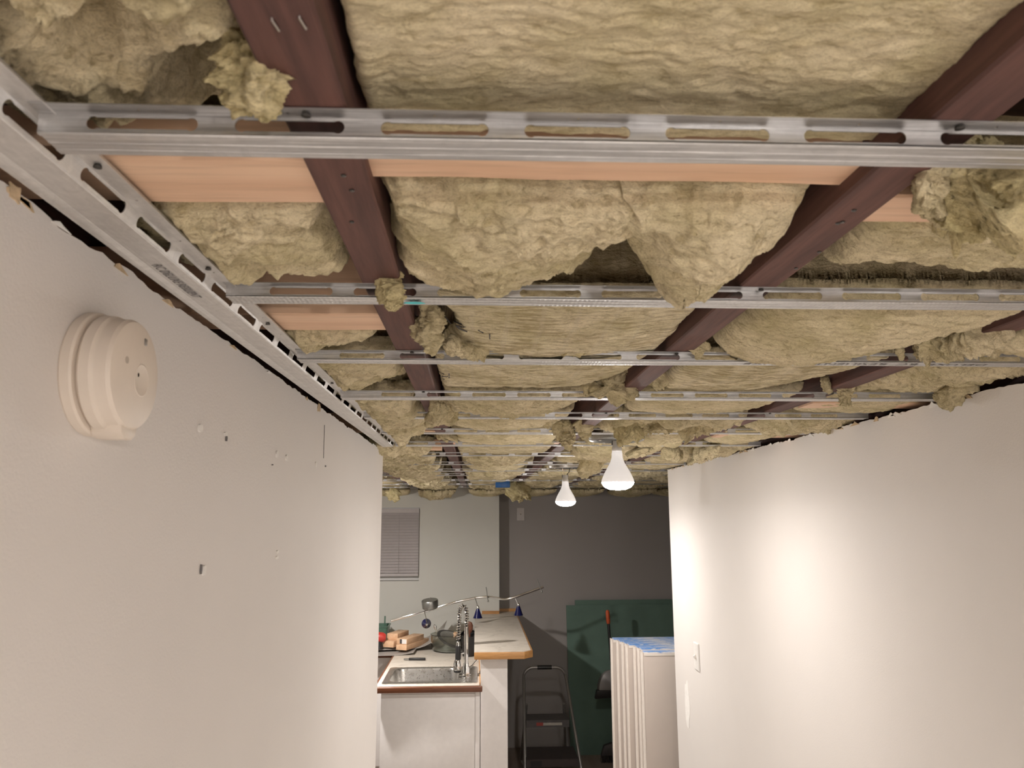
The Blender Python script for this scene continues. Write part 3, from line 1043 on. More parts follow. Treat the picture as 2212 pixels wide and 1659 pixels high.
# --- right-hand bay (between the middle joist and the one nearest the right wall)
r0, r1 = bay(1)
batt('recessed wool batt right of the middle joist, nearest the camera at the top right corner', r0, r1, 0.0, 0.44, ZJ + 0.030, 'soft', 0.003, 13, 0.0)
batt('flat wool batt right of the middle joist between the pine block and the second channel', r0 + 0.02, r1, 0.618, 0.765, ZJ + 0.012, 'soft', 0.0017, 14, 0.004, amp=1.5, xf=[(r0 + .008, r1), (r0 + .026, r1), (r0 + .03, r1)], rag=0.004)
batt('big smooth batt bulging over the third channel right of the middle joist', r0, r1, 0.850, 1.165, ZJ + 0.004, 'soft', 0.0018, 15, 0.034, amp=1.1,
     xf=[(r0 + 0.03, r1), (r0 + 0.012, r1 - .01), (r0 + .005, r1 - 0.05), (r0 + 0.01, r1 - 0.11), (r0 + 0.05, r1 - 0.20)], rag=0.005)
batt('flat batt right of the middle joist between the third and fourth channels', r0, r1, 1.17, 1.485, ZJ + 0.004, 'flat', 0.0024, 16, 0.014, xf=[(r0 + 0.02, r1 - .01), (r0 + .01, r1 - 0.05), (r0 + 0.03, r1 - 0.13)], rag=0.005)
batt('flat batt right of the middle joist between the fourth and fifth channels', r0, r1, 1.545, 1.80, ZJ + 0.002, 'soft', 0.0028, 17, 0.016, amp=0.8, xf=[(r0 + 0.01, r1), (r0 + .01, r1 - 0.02), (r0 + 0.01, r1 - 0.07)])
batt('torn wool right of the middle joist between the fifth and sixth channels', r0, r1, 1.86, 2.135, ZJ + 0.004, 'crumple', 0.0032, 18, 0.01)
# --- bay above the right wall
q0, q1 = bay(2)
batt('pale batt at the right edge above the right wall, between the second and third channels', q0, q1 - 0.1, 0.86, 1.115, ZJ + 0.004, 'crumple', 0.0024, 19, 0.012, amp=0.8)
batt('crumpled wool right of the right-hand joist between the third and fourth channels', q0, q1 - 0.1, 1.165, 1.475, ZJ + 0.010, 'crumple', 0.0024, 20, 0.006, amp=0.8)
batt('flat batt right of the right-hand joist between the fourth and fifth channels', q0, q1 - 0.1, 1.54, 1.795, ZJ + 0.004, 'soft', 0.0028, 21, 0.012, amp=1.1)
batt('torn wool right of the right-hand joist between the fifth and sixth channels', q0, q1 - 0.1, 1.86, 2.13, ZJ + 0.004, 'crumple', 0.0035, 22, 0.012)
# --- the rest of the ceiling, one batt per bay and channel gap
BN = {-3: 'second bay left of the hall', -2: 'first bay left of the hall', -1: 'left bay', 0: 'centre bay', 1: 'bay right of the middle joist', 2: 'bay above the right wall', 3: 'first bay past the right wall', 4: 'second bay past the right wall'}
rr = random.Random(5)
BP = (at_y(1335, 1059, 2.30).x, 2.30, at_y(1222, 1094, 3.66).x, 3.66)
for gi in range(5, len(CH)):
    ya = CH[gi] + 0.03
    yb = CH[gi + 1] - 0.004 if gi + 1 < len(CH) else YB - 0.005
    for bk in range(-3, 5):
        if bk in (-3, -2) and yb < YL + 0.1: continue
        if bk >= 3 and yb < YR + 0.1: continue
        a, b = bay(bk)
        if bk == -1 and yb < YL + 0.1: a = -0.30
        if bk == 2 and yb < YR: b -= 0.10
        if gi + 1 == len(CH) and a > XB: yb = YF - 0.005
        st = rr.choice(['soft', 'soft', 'crumple', 'flat'])
        if bk == -1: st = 'crumple'
        if gi > 8 and st == 'flat': st = 'soft'
        res = 0.004 if ya < 3.6 else 0.0055
        nm = ('between the %s and %s channels' % (ORD[gi], ORD[gi + 1])) if gi + 1 < len(CH) else 'against the far wall'
        batt('%s wool in the %s %s' % ({'soft': 'smooth', 'crumple': 'crumpled', 'flat': 'striped'}[st], BN[bk], nm), a, b, ya, yb, ZJ - 0.002 - (0.05 if gi + 1 == len(CH) else 0), st, res, 30 + gi * 9 + bk,
             sag=rr.uniform(0.008, 0.022) + (0.012 if gi + 1 == len(CH) else 0), dent=[(BP[0], BP[1], 0.12, 0.045), (BP[2], BP[3], 0.12, 0.045)], amp=rr.uniform(0.7, 1.1), xf=[(a, b - rr.uniform(0, .05)), (a + rr.uniform(0, .03), b - rr.uniform(0, 0.10))], rag=0.008)

# --- loose tufts, each hung where the photograph shows it
def pth(pts):
    return [at_y(px, py, Y) for px, py, Y in pts]


def px2m(px, Y):
    return px * Y / F


tuft('curled tuft hanging left of the left joist over the nearest channel', pth([(515, 60, .40), (540, 140, .405), (552, 200, .415), (545, 245, .425)]), [.004, .011, .0165, .009], 1, 0.8, (90, 80), M_WOOLB, 1.15)
tuft('dangling yellow strand over the second channel at the left joist', pth([(838, 560, .76), (836, 600, .775), (846, 640, .775), (858, 672, .775)]), [.003, .011, .0125, .007], 2, 0.35, (80, 60))
tuft('torn strand between the left joist and the bulging striped batt', pth([(935, 655, .93), (930, 690, .95), (932, 735, .97), (944, 760, .985)]), [.010, .015, .014, .004], 3, 0.5, (70, 50), M_WOOL)
tuft('small clump beside the left joist behind the second channel', pth([(905, 690, .96), (918, 715, .98), (912, 742, 1.0)]), [.008, .014, .005], 4, 0.7, (60, 50), M_WOOL)
tuft('folded wool flap at the bottom left of the striped batt', pth([(965, 745, 1.02), (1010, 752, 1.08), (1060, 762, 1.10)]), [.008, .014, .004], 5, 0.5, (60, 50), M_WOOL)
tuft('small yellowish wad stuck on the third channel', pth([(1232, 738, 1.118), (1245, 752, 1.118), (1240, 768, 1.118)]), [.010, .016, .006], 6, 0.8, (60, 50))
tuft('tiny wisp on the third channel left of the yellowish wad', pth([(1172, 735, 1.118), (1175, 752, 1.118), (1177, 768, 1.118)]), [.006, .006, .002], 7, 0.6, (40, 30))
tuft('bright yellow lump of wool hanging at the right behind the nearest channel', pth([(2215, 330, .50), (2190, 400, .52), (2110, 450, .545), (2068, 520, .57)]), [.036, .050, .030, .006], 8, 0.7, (150, 130), M_WOOLB, 0.5)
tuft('shaded strand beside the bright lump near the middle joist', pth([(2010, 350, .50), (2016, 420, .53), (2040, 490, .57)]), [.012, .013, .004], 9, 0.5, (80, 60), M_WOOL)
tuft('crumpled flap hanging over the fourth channel left of the middle joist', pth([(1290, 800, 1.44), (1318, 812, 1.45), (1325, 835, 1.46), (1310, 862, 1.47)]), [.014, .036, .034, .010], 10, 0.6, (90, 80), M_WOOL)
tuft('grey-brown shred above the fourth channel beside the middle joist', pth([(1352, 780, 1.42), (1362, 795, 1.42), (1368, 808, 1.42)]), [.010, .012, .004], 11, 0.6, (40, 40), M_WOOL)
tuft('pale curl right of the middle joist above the fourth channel', pth([(1448, 790, 1.40), (1430, 815, 1.42), (1402, 832, 1.43)]), [.006, .014, .008], 12, 0.4, (50, 40), M_WOOL)
tuft('pointed shred beside the middle joist at the third channel', pth([(1520, 735, 1.10), (1510, 752, 1.11), (1522, 762, 1.115)]), [.005, .010, .004], 13, 0.5, (40, 40), M_WOOL)
tuft('torn fringe along the right-hand joist above the third channel', pth([(2185, 690, .97), (2120, 715, 1.0), (2040, 738, 1.05), (1985, 770, 1.10)]), [.014, .022, .026, .012], 14, 0.5, (100, 60), M_WOOL)
tuft('thin shred hanging onto the third channel near the right-hand joist', pth([(1940, 750, 1.1), (1945, 766, 1.11), (1948, 780, 1.115)]), [.005, .005, .002], 15, 0.5, (30, 30), M_WOOL)
tuft('wispy dangling tuft over the fourth channel beside the right-hand joist', pth([(1845, 812, 1.44), (1828, 835, 1.455), (1822, 860, 1.46), (1833, 880, 1.46)]), [.010, .014, .009, .006], 16, 0.5, (70, 50), M_WOOL)
tuft('shorter shred left of the wispy tuft by the right-hand joist', pth([(1778, 815, 1.44), (1787, 832, 1.45), (1795, 850, 1.46)]), [.006, .010, .004], 17, 0.5, (40, 40), M_WOOL)
tuft('wool wad squeezed against the top of the right wall beside the fourth channel', pth([(2090, 818, 1.40), (2060, 838, 1.45), (2045, 862, 1.49)]), [.018, .032, .012], 18, 0.7, (60, 50), M_WOOL)
tuft('rounded curl below the fourth channel at the left joist', pth([(930, 868, 1.62), (945, 876, 1.64), (958, 864, 1.65)]), [.012, .018, .008], 19, 0.6, (50, 40), M_WOOL)
tuft('wad on the fifth channel beside the left joist', pth([(948, 880, 1.70), (958, 892, 1.74), (966, 904, 1.78)]), [.022, .030, .012], 20, 0.6, (50, 40), M_WOOL)
tuft('long torn strand hanging below the sixth channel', pth([(1208, 905, 2.10), (1215, 930, 2.12), (1225, 950, 2.13), (1222, 972, 2.13)]), [.016, .020, .022, .006], 21, 0.6, (70, 50), M_WOOL)
tuft('small clump right of the long torn strand', pth([(1255, 905, 2.05), (1262, 930, 2.10), (1268, 948, 2.12)]), [.012, .020, .006], 22, 0.6, (50, 40), M_WOOL)
tuft('yellow wad hanging in front of the nearer round ceiling box', pth([(1335, 908, 1.96), (1358, 922, 1.97), (1375, 912, 1.97)]), [.020, .038, .020], 23, 0.7, (60, 60))
tuft('ball of wool right of the nearer round ceiling box', pth([(1425, 905, 1.96), (1427, 922, 1.97), (1428, 938, 1.97)]), [.010, .024, .014], 24, 0.8, (50, 50), M_WOOL)
tuft('heart-shaped wad between the ball of wool and the right-hand joist', pth([(1488, 912, 1.97), (1505, 926, 1.98), (1502, 940, 1.98)]), [.018, .034, .008], 25, 0.6, (50, 50), M_WOOL)
tuft('thin tongue left of the ball of wool', pth([(1400, 912, 1.97), (1402, 928, 1.98), (1404, 940, 1.98)]), [.008, .012, .004], 26, 0.6, (40, 40), M_WOOL)
tuft('triangular rag hanging right of the nearer bulb socket', pth([(1380, 966, 2.55), (1384, 978, 2.56), (1387, 988, 2.56)]), [.036, .030, .008], 27, 0.4, (50, 50), M_WOOL)
tuft('folded rag beyond the triangular one towards the right wall', pth([(1430, 968, 2.6), (1455, 980, 2.62), (1475, 986, 2.64)]), [.010, .026, .010], 28, 0.4, (50, 50), M_WOOL)
tuft('wool spilling over the right wall top beyond the fifth channel', pth([(1560, 965, 2.52), (1520, 978, 2.6), (1490, 992, 2.8)]), [.012, .030, .010], 29, 0.4, (60, 50), M_WOOL)
tuft('large ragged wad at the far end above the grey wall corner', pth([(1130, 1050, 5.5), (1118, 1062, 5.55), (1110, 1075, 5.6)]), [.05, .07, .03], 30, 0.8, (60, 60))
tuft('hanging scrap of wool above the kitchen window', pth([(856, 1060, 5.8), (850, 1070, 5.85), (846, 1082, 5.9)]), [.03, .035, .012], 31, 0.6, (50, 40))
tuft('drooping tuft at the left joist by the seventh channel', pth([(965, 925, 2.3), (955, 935, 2.32), (950, 948, 2.33)]), [.03, .022, .008], 32, 0.6, (50, 40), M_WOOL)
tuft('loose scrap hanging by the farther ceiling box', pth([(1265, 990, 3.2), (1275, 1002, 3.25), (1290, 1008, 3.3)]), [.03, .05, .02], 33, 0.6, (50, 40), M_WOOL)
tuft('torn edge of wool in the centre bay above the sixth channel', pth([(1170, 905, 2.0), (1185, 898, 1.95), (1200, 890, 1.9)]), [.012, .02, .01], 34, 0.5, (50, 40), M_WOOL)

# strokes of ink on the striped batt (cut marks from the packing print)
bt = [o for o in C.objects if o.get('label', '').startswith('striped flat-faced batt bulging')][0]
_me = bt.data
_co = np.empty(len(_me.vertices) * 3)
_me.vertices.foreach_get('co', _co)
_co = _co.reshape(-1, 3) + np.array(bt.location)
_low = _co[_co[:, 2] < ZJ + 0.03]


def on_batt(px, py):
    p = at_z(px, py, ZJ - 0.004)
    for _ in range(3):
        k = np.argmin((_low[:, 0] - p.x) ** 2 + (_low[:, 1] - p.y) ** 2)
        p = at_z(px, py, _low[k, 2] - 0.0006)
    return p


for pts in ([(962, 685), (968, 692), (974, 699)], [(981, 694), (995, 700), (1009, 705), (1000, 707), (985, 703), (992, 710), (1010, 717)], [(1033, 713), (1044, 719)], [(1040, 723), (1056, 726), (1058, 722), (1058, 732)],
            [(948, 802), (958, 808), (964, 814)], [(955, 813), (967, 813)], [(970, 805), (970, 820), (958, 819)]):
    MB().tube([on_batt(*q) for q in pts], 0.0009, 6).build('ink_stroke', M_INK, bt)
# ------------------------------------------------------------------ hanging bulbs and their ceiling boxes
BULB = [(0.0, 0.0), (0.024, 0.002), (0.038, 0.008), (0.0455, 0.0155), (0.0485, 0.023)]
BODY = [(0.0485, 0.0232), (0.0490, 0.026), (0.0478, 0.032), (0.040, 0.050), (0.030, 0.068), (0.0215, 0.083), (0.0172, 0.096), (0.0160, 0.106), (0.0162, 0.112), (0.0150, 0.113), (0.0152, 0.118)]


def bulb(x, y, z, label, box_label, box_r, shiny, power=0.47):
    """flood bulb hanging by its wires from a round box; z is the lowest point of the lens"""
    r = empty('light_bulb', (x, y, z), label, 'light bulb', 'flood bulbs hanging from the ceiling')
    M = Matrix.Translation((x, y, z))
    MB().lathe(BULB, 24, M).build('lens', lens_mat(power), r, smooth=True)
    b = MB().lathe(BODY, 36, M).build('bulb_body', M_BODY, r, smooth=True)
    s = MB().lathe([(0.0140, 0.116), (0.0150, 0.118), (0.0150, 0.128), (0.0135, 0.130), (0.0135, 0.146), (0.0125, 0.148)], 20, M).build('socket', M_WHITE, r, smooth=True)
    MB().box((-0.0155, -0.004, 0.136), (-0.0132, 0.004, 0.152), M).box((0.0125, -0.004, 0.140), (0.0145, 0.004, 0.150), M).build('socket_clip', M_MDARK, s)
    zc = ZJ - 0.018
    MB().tube([(x + 0.008, y, z + 0.146), (x + 0.011, y, z + 0.155), (x + 0.018, y - 0.002, zc - 0.02), (x + 0.022, y, zc)], 0.0017, 8).build('wire', M_BLACK, r)
    MB().tube([(x - 0.007, y, z + 0.146), (x - 0.008, y, z + 0.160), (x - 0.011, y, zc)], 0.0010, 8).build('wire', M_COPPER, r)
    ld = bpy.data.lights.new('lamp_light', 'AREA')
    ld.shape, ld.size, ld.energy, ld.color = 'DISK', 0.085, LAMP_W * power, LAMP_COL
    lo = bpy.data.objects.new('lamp_light', ld)
    C.objects.link(lo)
    lo.parent = r
    lo.location = (0, 0, -0.0015)
    # round box
    mt = M_PAN if not shiny else M_STEEL
    bx = MB().lathe([(box_r * .55, -0.006), (box_r * .93, -0.0065), (box_r * 0.985, -0.003), (box_r, 0.006), (box_r * .99, 0.020), (box_r * .90, 0.030)], 40, Matrix.Translation((x, y, ZJ - 0.014))).build('junction_box', mt, smooth=True)
    tag(bx, box_label, 'electrical box')
    for k in range(4):
        a = k * PI / 2 + 0.5
        MB().lathe([(0.002, -0.003), (0.005, -0.0015), (0.005, 0.001)], 10, Matrix.Translation((x + box_r * .75 * math.cos(a), y + box_r * .75 * math.sin(a), ZJ - 0.0205))).build('screw', M_STEEL, bx)
    for sx in (-1, 1):
        MB().box((x + sx * box_r * 0.9 - 0.03, y - 0.012, ZJ - 0.002), (x + sx * box_r * 0.9 + 0.03, y + 0.012, ZJ - 0.0005)).build('mounting_ear', mt, bx)
    return r


p1, p2 = at_y(1335, 1059, 2.30), at_y(1222, 1094, 3.66)
bulb(p1.x, p1.y, p1.z, 'lit white flood bulb hanging nearer the camera, the larger one', 'round grey metal box above the nearer bulb', 0.085, False)
bulb(p2.x, p2.y, p2.z, 'lit white flood bulb hanging farther away, the smaller one on the left', 'shiny round metal box above the farther bulb', 0.080, True, 0.74)
bulb(-0.92, 4.80, H + 0.05, 'lit flood bulb over the kitchen, hidden behind the left wall', 'round metal box over the kitchen', 0.08, True, 2.3)
bulb(0.46, -0.75, H + 0.05, 'lit flood bulb in the hall behind the camera', 'round metal box behind the camera', 0.08, True, 1.95)

# ------------------------------------------------------------------ smoke detector
sd = empty('smoke_detector', (XL, 0.662, H + 0.1215), 'round cream smoke detector on the left wall', 'smoke detector')
MS = Matrix.Translation((XL, 0.662, H + 0.1215)) @ Matrix.Rotation(PI / 2, 4, 'Y') @ Matrix.Scale(0.87, 4)
MB().lathe([(0.0600, 0.0), (0.0612, 0.002), (0.0612, 0.010), (0.0596, 0.012), (0.055, 0.0125)], 72, MS).build('mounting_plate', M_IVORY, sd, smooth=True, angle=30)
hs = MB().lathe([(0.0530, 0.0125), (0.0530, 0.0145), (0.0575, 0.0155), (0.0585, 0.017), (0.0580, 0.026), (0.0560, 0.028), (0.0552, 0.030), (0.0548, 0.040), (0.0525, 0.0435), (0.046, 0.0452), (0.022, 0.0462), (0.002, 0.0465)], 72, MS).build('housing', M_IVORY, sd, smooth=True, angle=28)
MB().lathe([(0.0165, 0.0458), (0.0165, 0.04640), (0.0155, 0.0467), (0.0148, 0.0465), (0.001, 0.0465)], 40, MS @ Matrix.Translation((0.004, 0.008, 0))).build('test_button', M_IVORY, hs, smooth=True, angle=25)
Mq = lambda dz, dy, dx: MS @ Matrix.Translation((-dz, dy, dx))
MB().box((-0.0036, -0.0028, 0), (0.0036, 0.0028, 0.0014), Mq(0.036, 0.012, 0.0452)).build('indicator', M_GREY, hs, bevel=0.0006)
MB().lathe([(0.0036, 0), (0.0036, 0.0008), (0.002, 0.0010)], 14, Mq(0.010, -0.026, 0.0455)).build('sensor_dimple', simple('ivory_dark', (0.45, 0.39, 0.33), 0.6), hs)
MB().extrude([(-.018, 0), (.018, 0), (.015, .010), (.008, .014), (-.008, .014), (-.015, .010)], [], 0.030, MS @ Matrix.Translation((0, 0, 0.012)) @ Matrix.Rotation(-PI / 2, 4, 'Z') @ Matrix.Translation((0, 0.050, 0))).build('hush_tab', M_IVORY, hs, bevel=0.002)

# ------------------------------------------------------------------ switch plates
def switch(name, c, axis, label, cat='light switch', mat=M_WHITE):
    """plate facing -x or -y with a toggle"""
    R = Matrix.Rotation(-PI / 2, 4, 'Z') if axis == 'x' else Matrix.Identity(4)
    M = Matrix.Translation(c) @ R
    r = empty(name, c, label, cat)
    pl = MB()
    pl.loops([[(-.035, 0, -.057), (.035, 0, -.057), (.035, 0, .057), (-.035, 0, .057)], [(-.035, -.003, -.057), (.035, -.003, -.057), (.035, -.003, .057), (-.035, -.003, .057)],
              [(-.032, -.006, -.054), (.032, -.006, -.054), (.032, -.006, .054), (-.032, -.006, .054)]], M=M)
    p = pl.build('plate', mat, r)
    for sz in (-0.030, 0.030):
        MB().lathe([(0.003, 0), (0.0028, 0.0012)], 10, M @ Matrix.Translation((0, -.0058, sz)) @ Matrix.Rotation(PI / 2, 4, 'X')).build('screw', mat, p)
    MB().box((-.005, -.0008, -.012), (.005, 0, .012), M @ Matrix.Translation((0, -.006, 0))).build('toggle_slot', M_IVORY, p)
    MB().box((-.004, -.012, -.006), (.004, 0, .006), M @ Matrix.Translation((0, -.005, 0.002)) @ Matrix.Rotation(0.5, 4, 'X')).build('toggle', mat, p, bevel=0.001)
    return r


switch('light_switch', at_x(1506, 1418, XR - 0.001), 'x', 'white toggle light switch on the right wall')
switch('light_switch', (0.392, YF, H + 0.020), 'y', 'pale switch plate high on the grey far wall', mat=simple('plate_grey', (0.50, 0.46, 0.44), 0.35, 0, 0.03))

# ------------------------------------------------------------------ kitchen
CT = 0.915
ct = empty('countertop', (-0.3, 5.5, CT - 0.038), 'pale laminate countertop wrapping from the sink to the far kitchen wall', 'countertop')
sx0, sx1, sy0, sy1 = -0.535, -0.115, 4.985, 5.395
outer = [(-0.600, 4.868), (0.026, 4.868), (0.026, YB), (-2.40, YB), (-2.40, 6.06), (-0.600, 6.06)]
hole = [(sx0 - .01, sy0 - .01), (sx1 + .01, sy0 - .01), (sx1 + .01, sy1 + .01), (sx0 - .01, sy1 + .01)]
MB().extrude(outer, [hole], 0.038, Matrix.Translation((0, 0, CT - 0.038))).build('slab', M_LAM, ct)
MB().box((-0.605, 4.848, CT - 0.036), (0.040, 4.868, CT - 0.0015)).build('edge_trim', M_BROWN, ct, bevel=0.006, seg=3)
MB().box((-0.612, 4.856, CT - 0.036), (-0.600, 6.05, CT - 0.0015)).build('edge_trim', M_BROWN, ct)
MB().box((-2.40, 6.046, CT - 0.036), (-0.612, 6.06, CT - 0.0015)).build('edge_trim', M_BROWN, ct)
MB().box((0.0225, 4.868, CT), (0.029, 6.69, CT + 0.014)).build('wood_strip', M_OAK, ct)

cb = empty('sink_cabinet', (-0.28, 5.4, 0), 'white sink base cabinet ending in a plain panel under the counter', 'cabinet')
MB().box((-0.565, 4.905, 0.0), (-0.012, 6.05, CT - 0.205)).box((-0.565, 4.905, CT - 0.205), (-0.555, 6.05, CT - 0.039)).box((-0.022, 4.905, CT - 0.205), (-0.012, 6.05, CT - 0.039)).build('cabinet_body', M_CAB, cb)
MB().box((-0.570, 4.892, 0.0), (-0.004, 4.9045, CT - 0.052)).build('end_panel', M_CAB, cb, bevel=0.0012)
MB().box((-0.570, 4.897, CT - 0.051), (-0.004, 4.9045, CT - 0.039)).build('top_rail', M_CAB, cb)
MB().box((-0.003, 4.886, 0.0), (0.026, 4.93, CT - 0.040)).build('filler_strip', M_CAB, cb, bevel=0.0012)

bc = empty('base_cabinet', (-1.5, 6.4, 0), 'grey-white base cabinet under the counter along the far kitchen wall', 'cabinet')
MB().box((-2.39, 6.12, 0.09), (-0.615, YB - 0.005, CT - 0.039)).box((-2.39, 6.17, 0), (-0.615, YB - 0.005, 0.09)).build('cabinet_body', M_CAB, bc)
for k in range(4):
    x0 = -2.385 + k * 0.443
    d = MB().box((x0, 6.10, 0.10), (x0 + 0.437, 6.119, 0.70)).build('door', M_CAB, bc, bevel=0.002)
    MB().lathe([(0.006, 0), (0.006, 0.012), (0.014, 0.016), (0.012, 0.024)], 14, Matrix.Translation((x0 + 0.40, 6.10, 0.64)) @ Matrix.Rotation(PI / 2, 4, 'X')).build('knob', M_WHITE, d, smooth=True)
    d = MB().box((x0, 6.10, 0.71), (x0 + 0.437, 6.119, 0.868)).build('drawer', M_CAB, bc, bevel=0.002)
    MB().lathe([(0.006, 0), (0.006, 0.012), (0.014, 0.016), (0.012, 0.024)], 14, Matrix.Translation((x0 + 0.22, 6.10, 0.79)) @ Matrix.Rotation(PI / 2, 4, 'X')).build('knob', M_WHITE, d, smooth=True)


def rrect(x0, x1, y0, y1, r, z, n=7):
    pts = []
    for cx, cy, a0 in ((x1 - r, y1 - r, 0), (x0 + r, y1 - r, PI / 2), (x0 + r, y0 + r, PI), (x1 - r, y0 + r, 1.5 * PI)):
        for k in range(n):
            a = a0 + PI / 2 * k / (n - 1)
            pts.append((cx + r * math.cos(a), cy + r * math.sin(a), z))
    return pts


sk = empty('kitchen_sink', ((sx0 + sx1) / 2, (sy0 + sy1) / 2, CT - 0.19), 'stainless steel drop-in sink in the near end of the countertop', 'sink')
rings = [rrect(sx0 - .040, sx1 + .125, sy0 - .058, sy1 + .045, .02, CT + 0.0003), rrect(sx0 - .040, sx1 + .125, sy0 - .058, sy1 + .045, .02, CT + 0.0035), rrect(sx0 - .034, sx1 + .119, sy0 - .052, sy1 + .039, .018, CT + 0.006),
         rrect(sx0 - .012, sx1 + .012, sy0 - .012, sy1 + .012, .07, CT + 0.0045), rrect(sx0 - .002, sx1 + .002, sy0 - .002, sy1 + .002, .066, CT + 0.0025)]
MB().loops(rings, cap0=False, cap1=False).build('rim', M_STEEL, sk, smooth=True, angle=50)
rings = [rrect(sx0 - .002, sx1 + .002, sy0 - .002, sy1 + .002, .066, CT + 0.0025), rrect(sx0 + .004, sx1 - .004, sy0 + .004, sy1 - .004, .06, CT - 0.010), rrect(sx0 + .012, sx1 - .012, sy0 + .012, sy1 - .012, .056, CT - 0.145),
         rrect(sx0 + .02, sx1 - .02, sy0 + .02, sy1 - .02, .05, CT - 0.168), rrect(sx0 + .045, sx1 - .045, sy0 + .045, sy1 - .045, .04, CT - 0.178), rrect(sx0 + .18, sx1 - .18, sy0 + .17, sy1 - .17, .02, CT - 0.182)]
MB().loops(rings, cap0=False, cap1=True).build('basin', M_STEEL, sk, smooth=True, angle=60)
MB().lathe([(0.040, CT - 0.1825), (0.042, CT - 0.179), (0.030, CT - 0.178), (0.012, CT - 0.182)], 24, Matrix.Translation(((sx0 + sx1) / 2, (sy0 + sy1) / 2, 0))).build('drain', M_CHROME, sk, smooth=True)

# spring spout faucet
fx, fy = -0.062, 5.13
fz = CT + 0.006
fa = empty('faucet', (fx, fy, fz), 'tall chrome spring-spout faucet with a black-gripped spray head', 'faucet')
MB().lathe([(0.032, 0), (0.032, 0.006), (0.026, 0.012), (0.024, 0.05), (0.020, 0.058), (0.018, 0.075)], 28, Matrix.Translation((fx, fy, fz))).build('base', M_CHROME, fa, smooth=True, angle=40)
MB().box((-0.045, -0.075, 0), (0.045, 0.075, 0.005), Matrix.Translation((fx, fy, fz - 0.0055))).build('deck_plate', M_CHROME, fa, bevel=0.002)
MB().tube([(fx, fy, fz + 0.07), (fx, fy, fz + 0.30)], 0.0140, 16).build('column', M_CHROME, fa, smooth=True, angle=50)
arc = []
for k in range(15):
    a = PI * k / 14
    arc.append(Vector((fx - 0.0235 + 0.0235 * math.cos(a), fy + 0.020 * (1 - math.cos(a)) / 2, fz + 0.385 + 0.045 * math.sin(a))))
path = [Vector((fx, fy, fz + 0.29)), Vector((fx, fy, fz + 0.34))] + arc + [Vector((fx - 0.049, fy + 0.02, fz + 0.30)), Vector((fx - 0.052, fy + 0.02, fz + 0.20))]
MB().tube(path, 0.006, 10).build('hose', M_MDARK, fa, smooth=True)
# spring coil around the hose
L = [0]
for a, b in zip(path[:-1], path[1:]): L.append(L[-1] + (b - a).length)
coil = []
NC = 24
for k in range(NC * 10 + 1):
    s = L[-1] * 0.96 * k / (NC * 10)
    q = Vector([np.interp(s, L, [p[i] for p in path]) for i in range(3)])
    q2 = Vector([np.interp(min(s + 0.004, L[-1]), L, [p[i] for p in path]) for i in range(3)])
    q1 = Vector([np.interp(max(s - 0.004, 0), L, [p[i] for p in path]) for i in range(3)])
    t = (q2 - q1).normalized()
    u = Vector((0, 1, 0))
    u = (u - t * u.dot(t)).normalized()
    v = t.cross(u)
    a = 2 * PI * k / 10
    coil.append(q + (u * math.cos(a) + v * math.sin(a)) * 0.0135)
MB().tube(coil, 0.0032, 6).build('spring', M_CHROME, fa, smooth=True)
hx, hy = fx - 0.052, fy + 0.02
MB().lathe([(0.010, 0.205), (0.013, 0.200), (0.0135, 0.185), (0.0155, 0.180)], 20, Matrix.Translation((hx, hy, fz))).build('hose_collar', M_CHROME, fa, smooth=True)
sh = MB().lathe([(0.0155, 0.180), (0.018, 0.172), (0.0185, 0.100), (0.0165, 0.094)], 20, Matrix.Translation((hx, hy, fz))).build('spray_grip', M_BLACK, fa, smooth=True)
MB().lathe([(0.0165, 0.094), (0.021, 0.086), (0.026, 0.068), (0.027, 0.038), (0.024, 0.030)], 20, Matrix.Translation((hx - 0.004, hy, fz))).build('spray_head', M_CHROME, fa, smooth=True)
MB().lathe([(0.024, 0.030), (0.024, 0.020), (0.020, 0.016)], 20, Matrix.Translation((hx - 0.004, hy, fz))).build('spray_face', M_BLACK, fa, smooth=True)
MB().tube([(fx, fy, fz + 0.14), (fx - 0.03, fy + 0.012, fz + 0.135), (hx + 0.016, hy, fz + 0.125)], 0.006, 10).build('dock_arm', M_CHROME, fa, smooth=True)
MB().tube([(fx + 0.018, fy, fz + 0.045), (fx + 0.040, fy - 0.01, fz + 0.062), (fx + 0.085, fy - 0.02, fz + 0.115)], [0.008, 0.006, 0.005], 10).build('lever', M_CHROME, fa, smooth=True)

# box cutter on the counter
kx = at_z(895, 1424, CT + 0.008)
kn = empty('box_cutter', (kx.x, kx.y, CT), 'black box cutter with a grey nose on the counter behind the sink', 'knife')
Mk = Matrix.Translation((kx.x, kx.y, CT + 0.0005)) @ Matrix.Rotation(math.radians(-4), 4, 'Z')
MB().extrude([(-0.038, -.010), (0.075, -.013), (0.080, -.006), (0.079, .010), (0.04, .016), (-0.02, .014), (-0.038, .008)], [], 0.017, Mk).build('handle', M_BLACK, kn, bevel=0.003)
MB().extrude([(-0.038, -.009), (-0.038, .007), (-0.058, .008), (-0.076, -.002), (-0.070, -.008)], [], 0.010, Mk @ Matrix.Translation((0, 0, 0.003))).build('nose', M_PAN, kn, bevel=0.002)

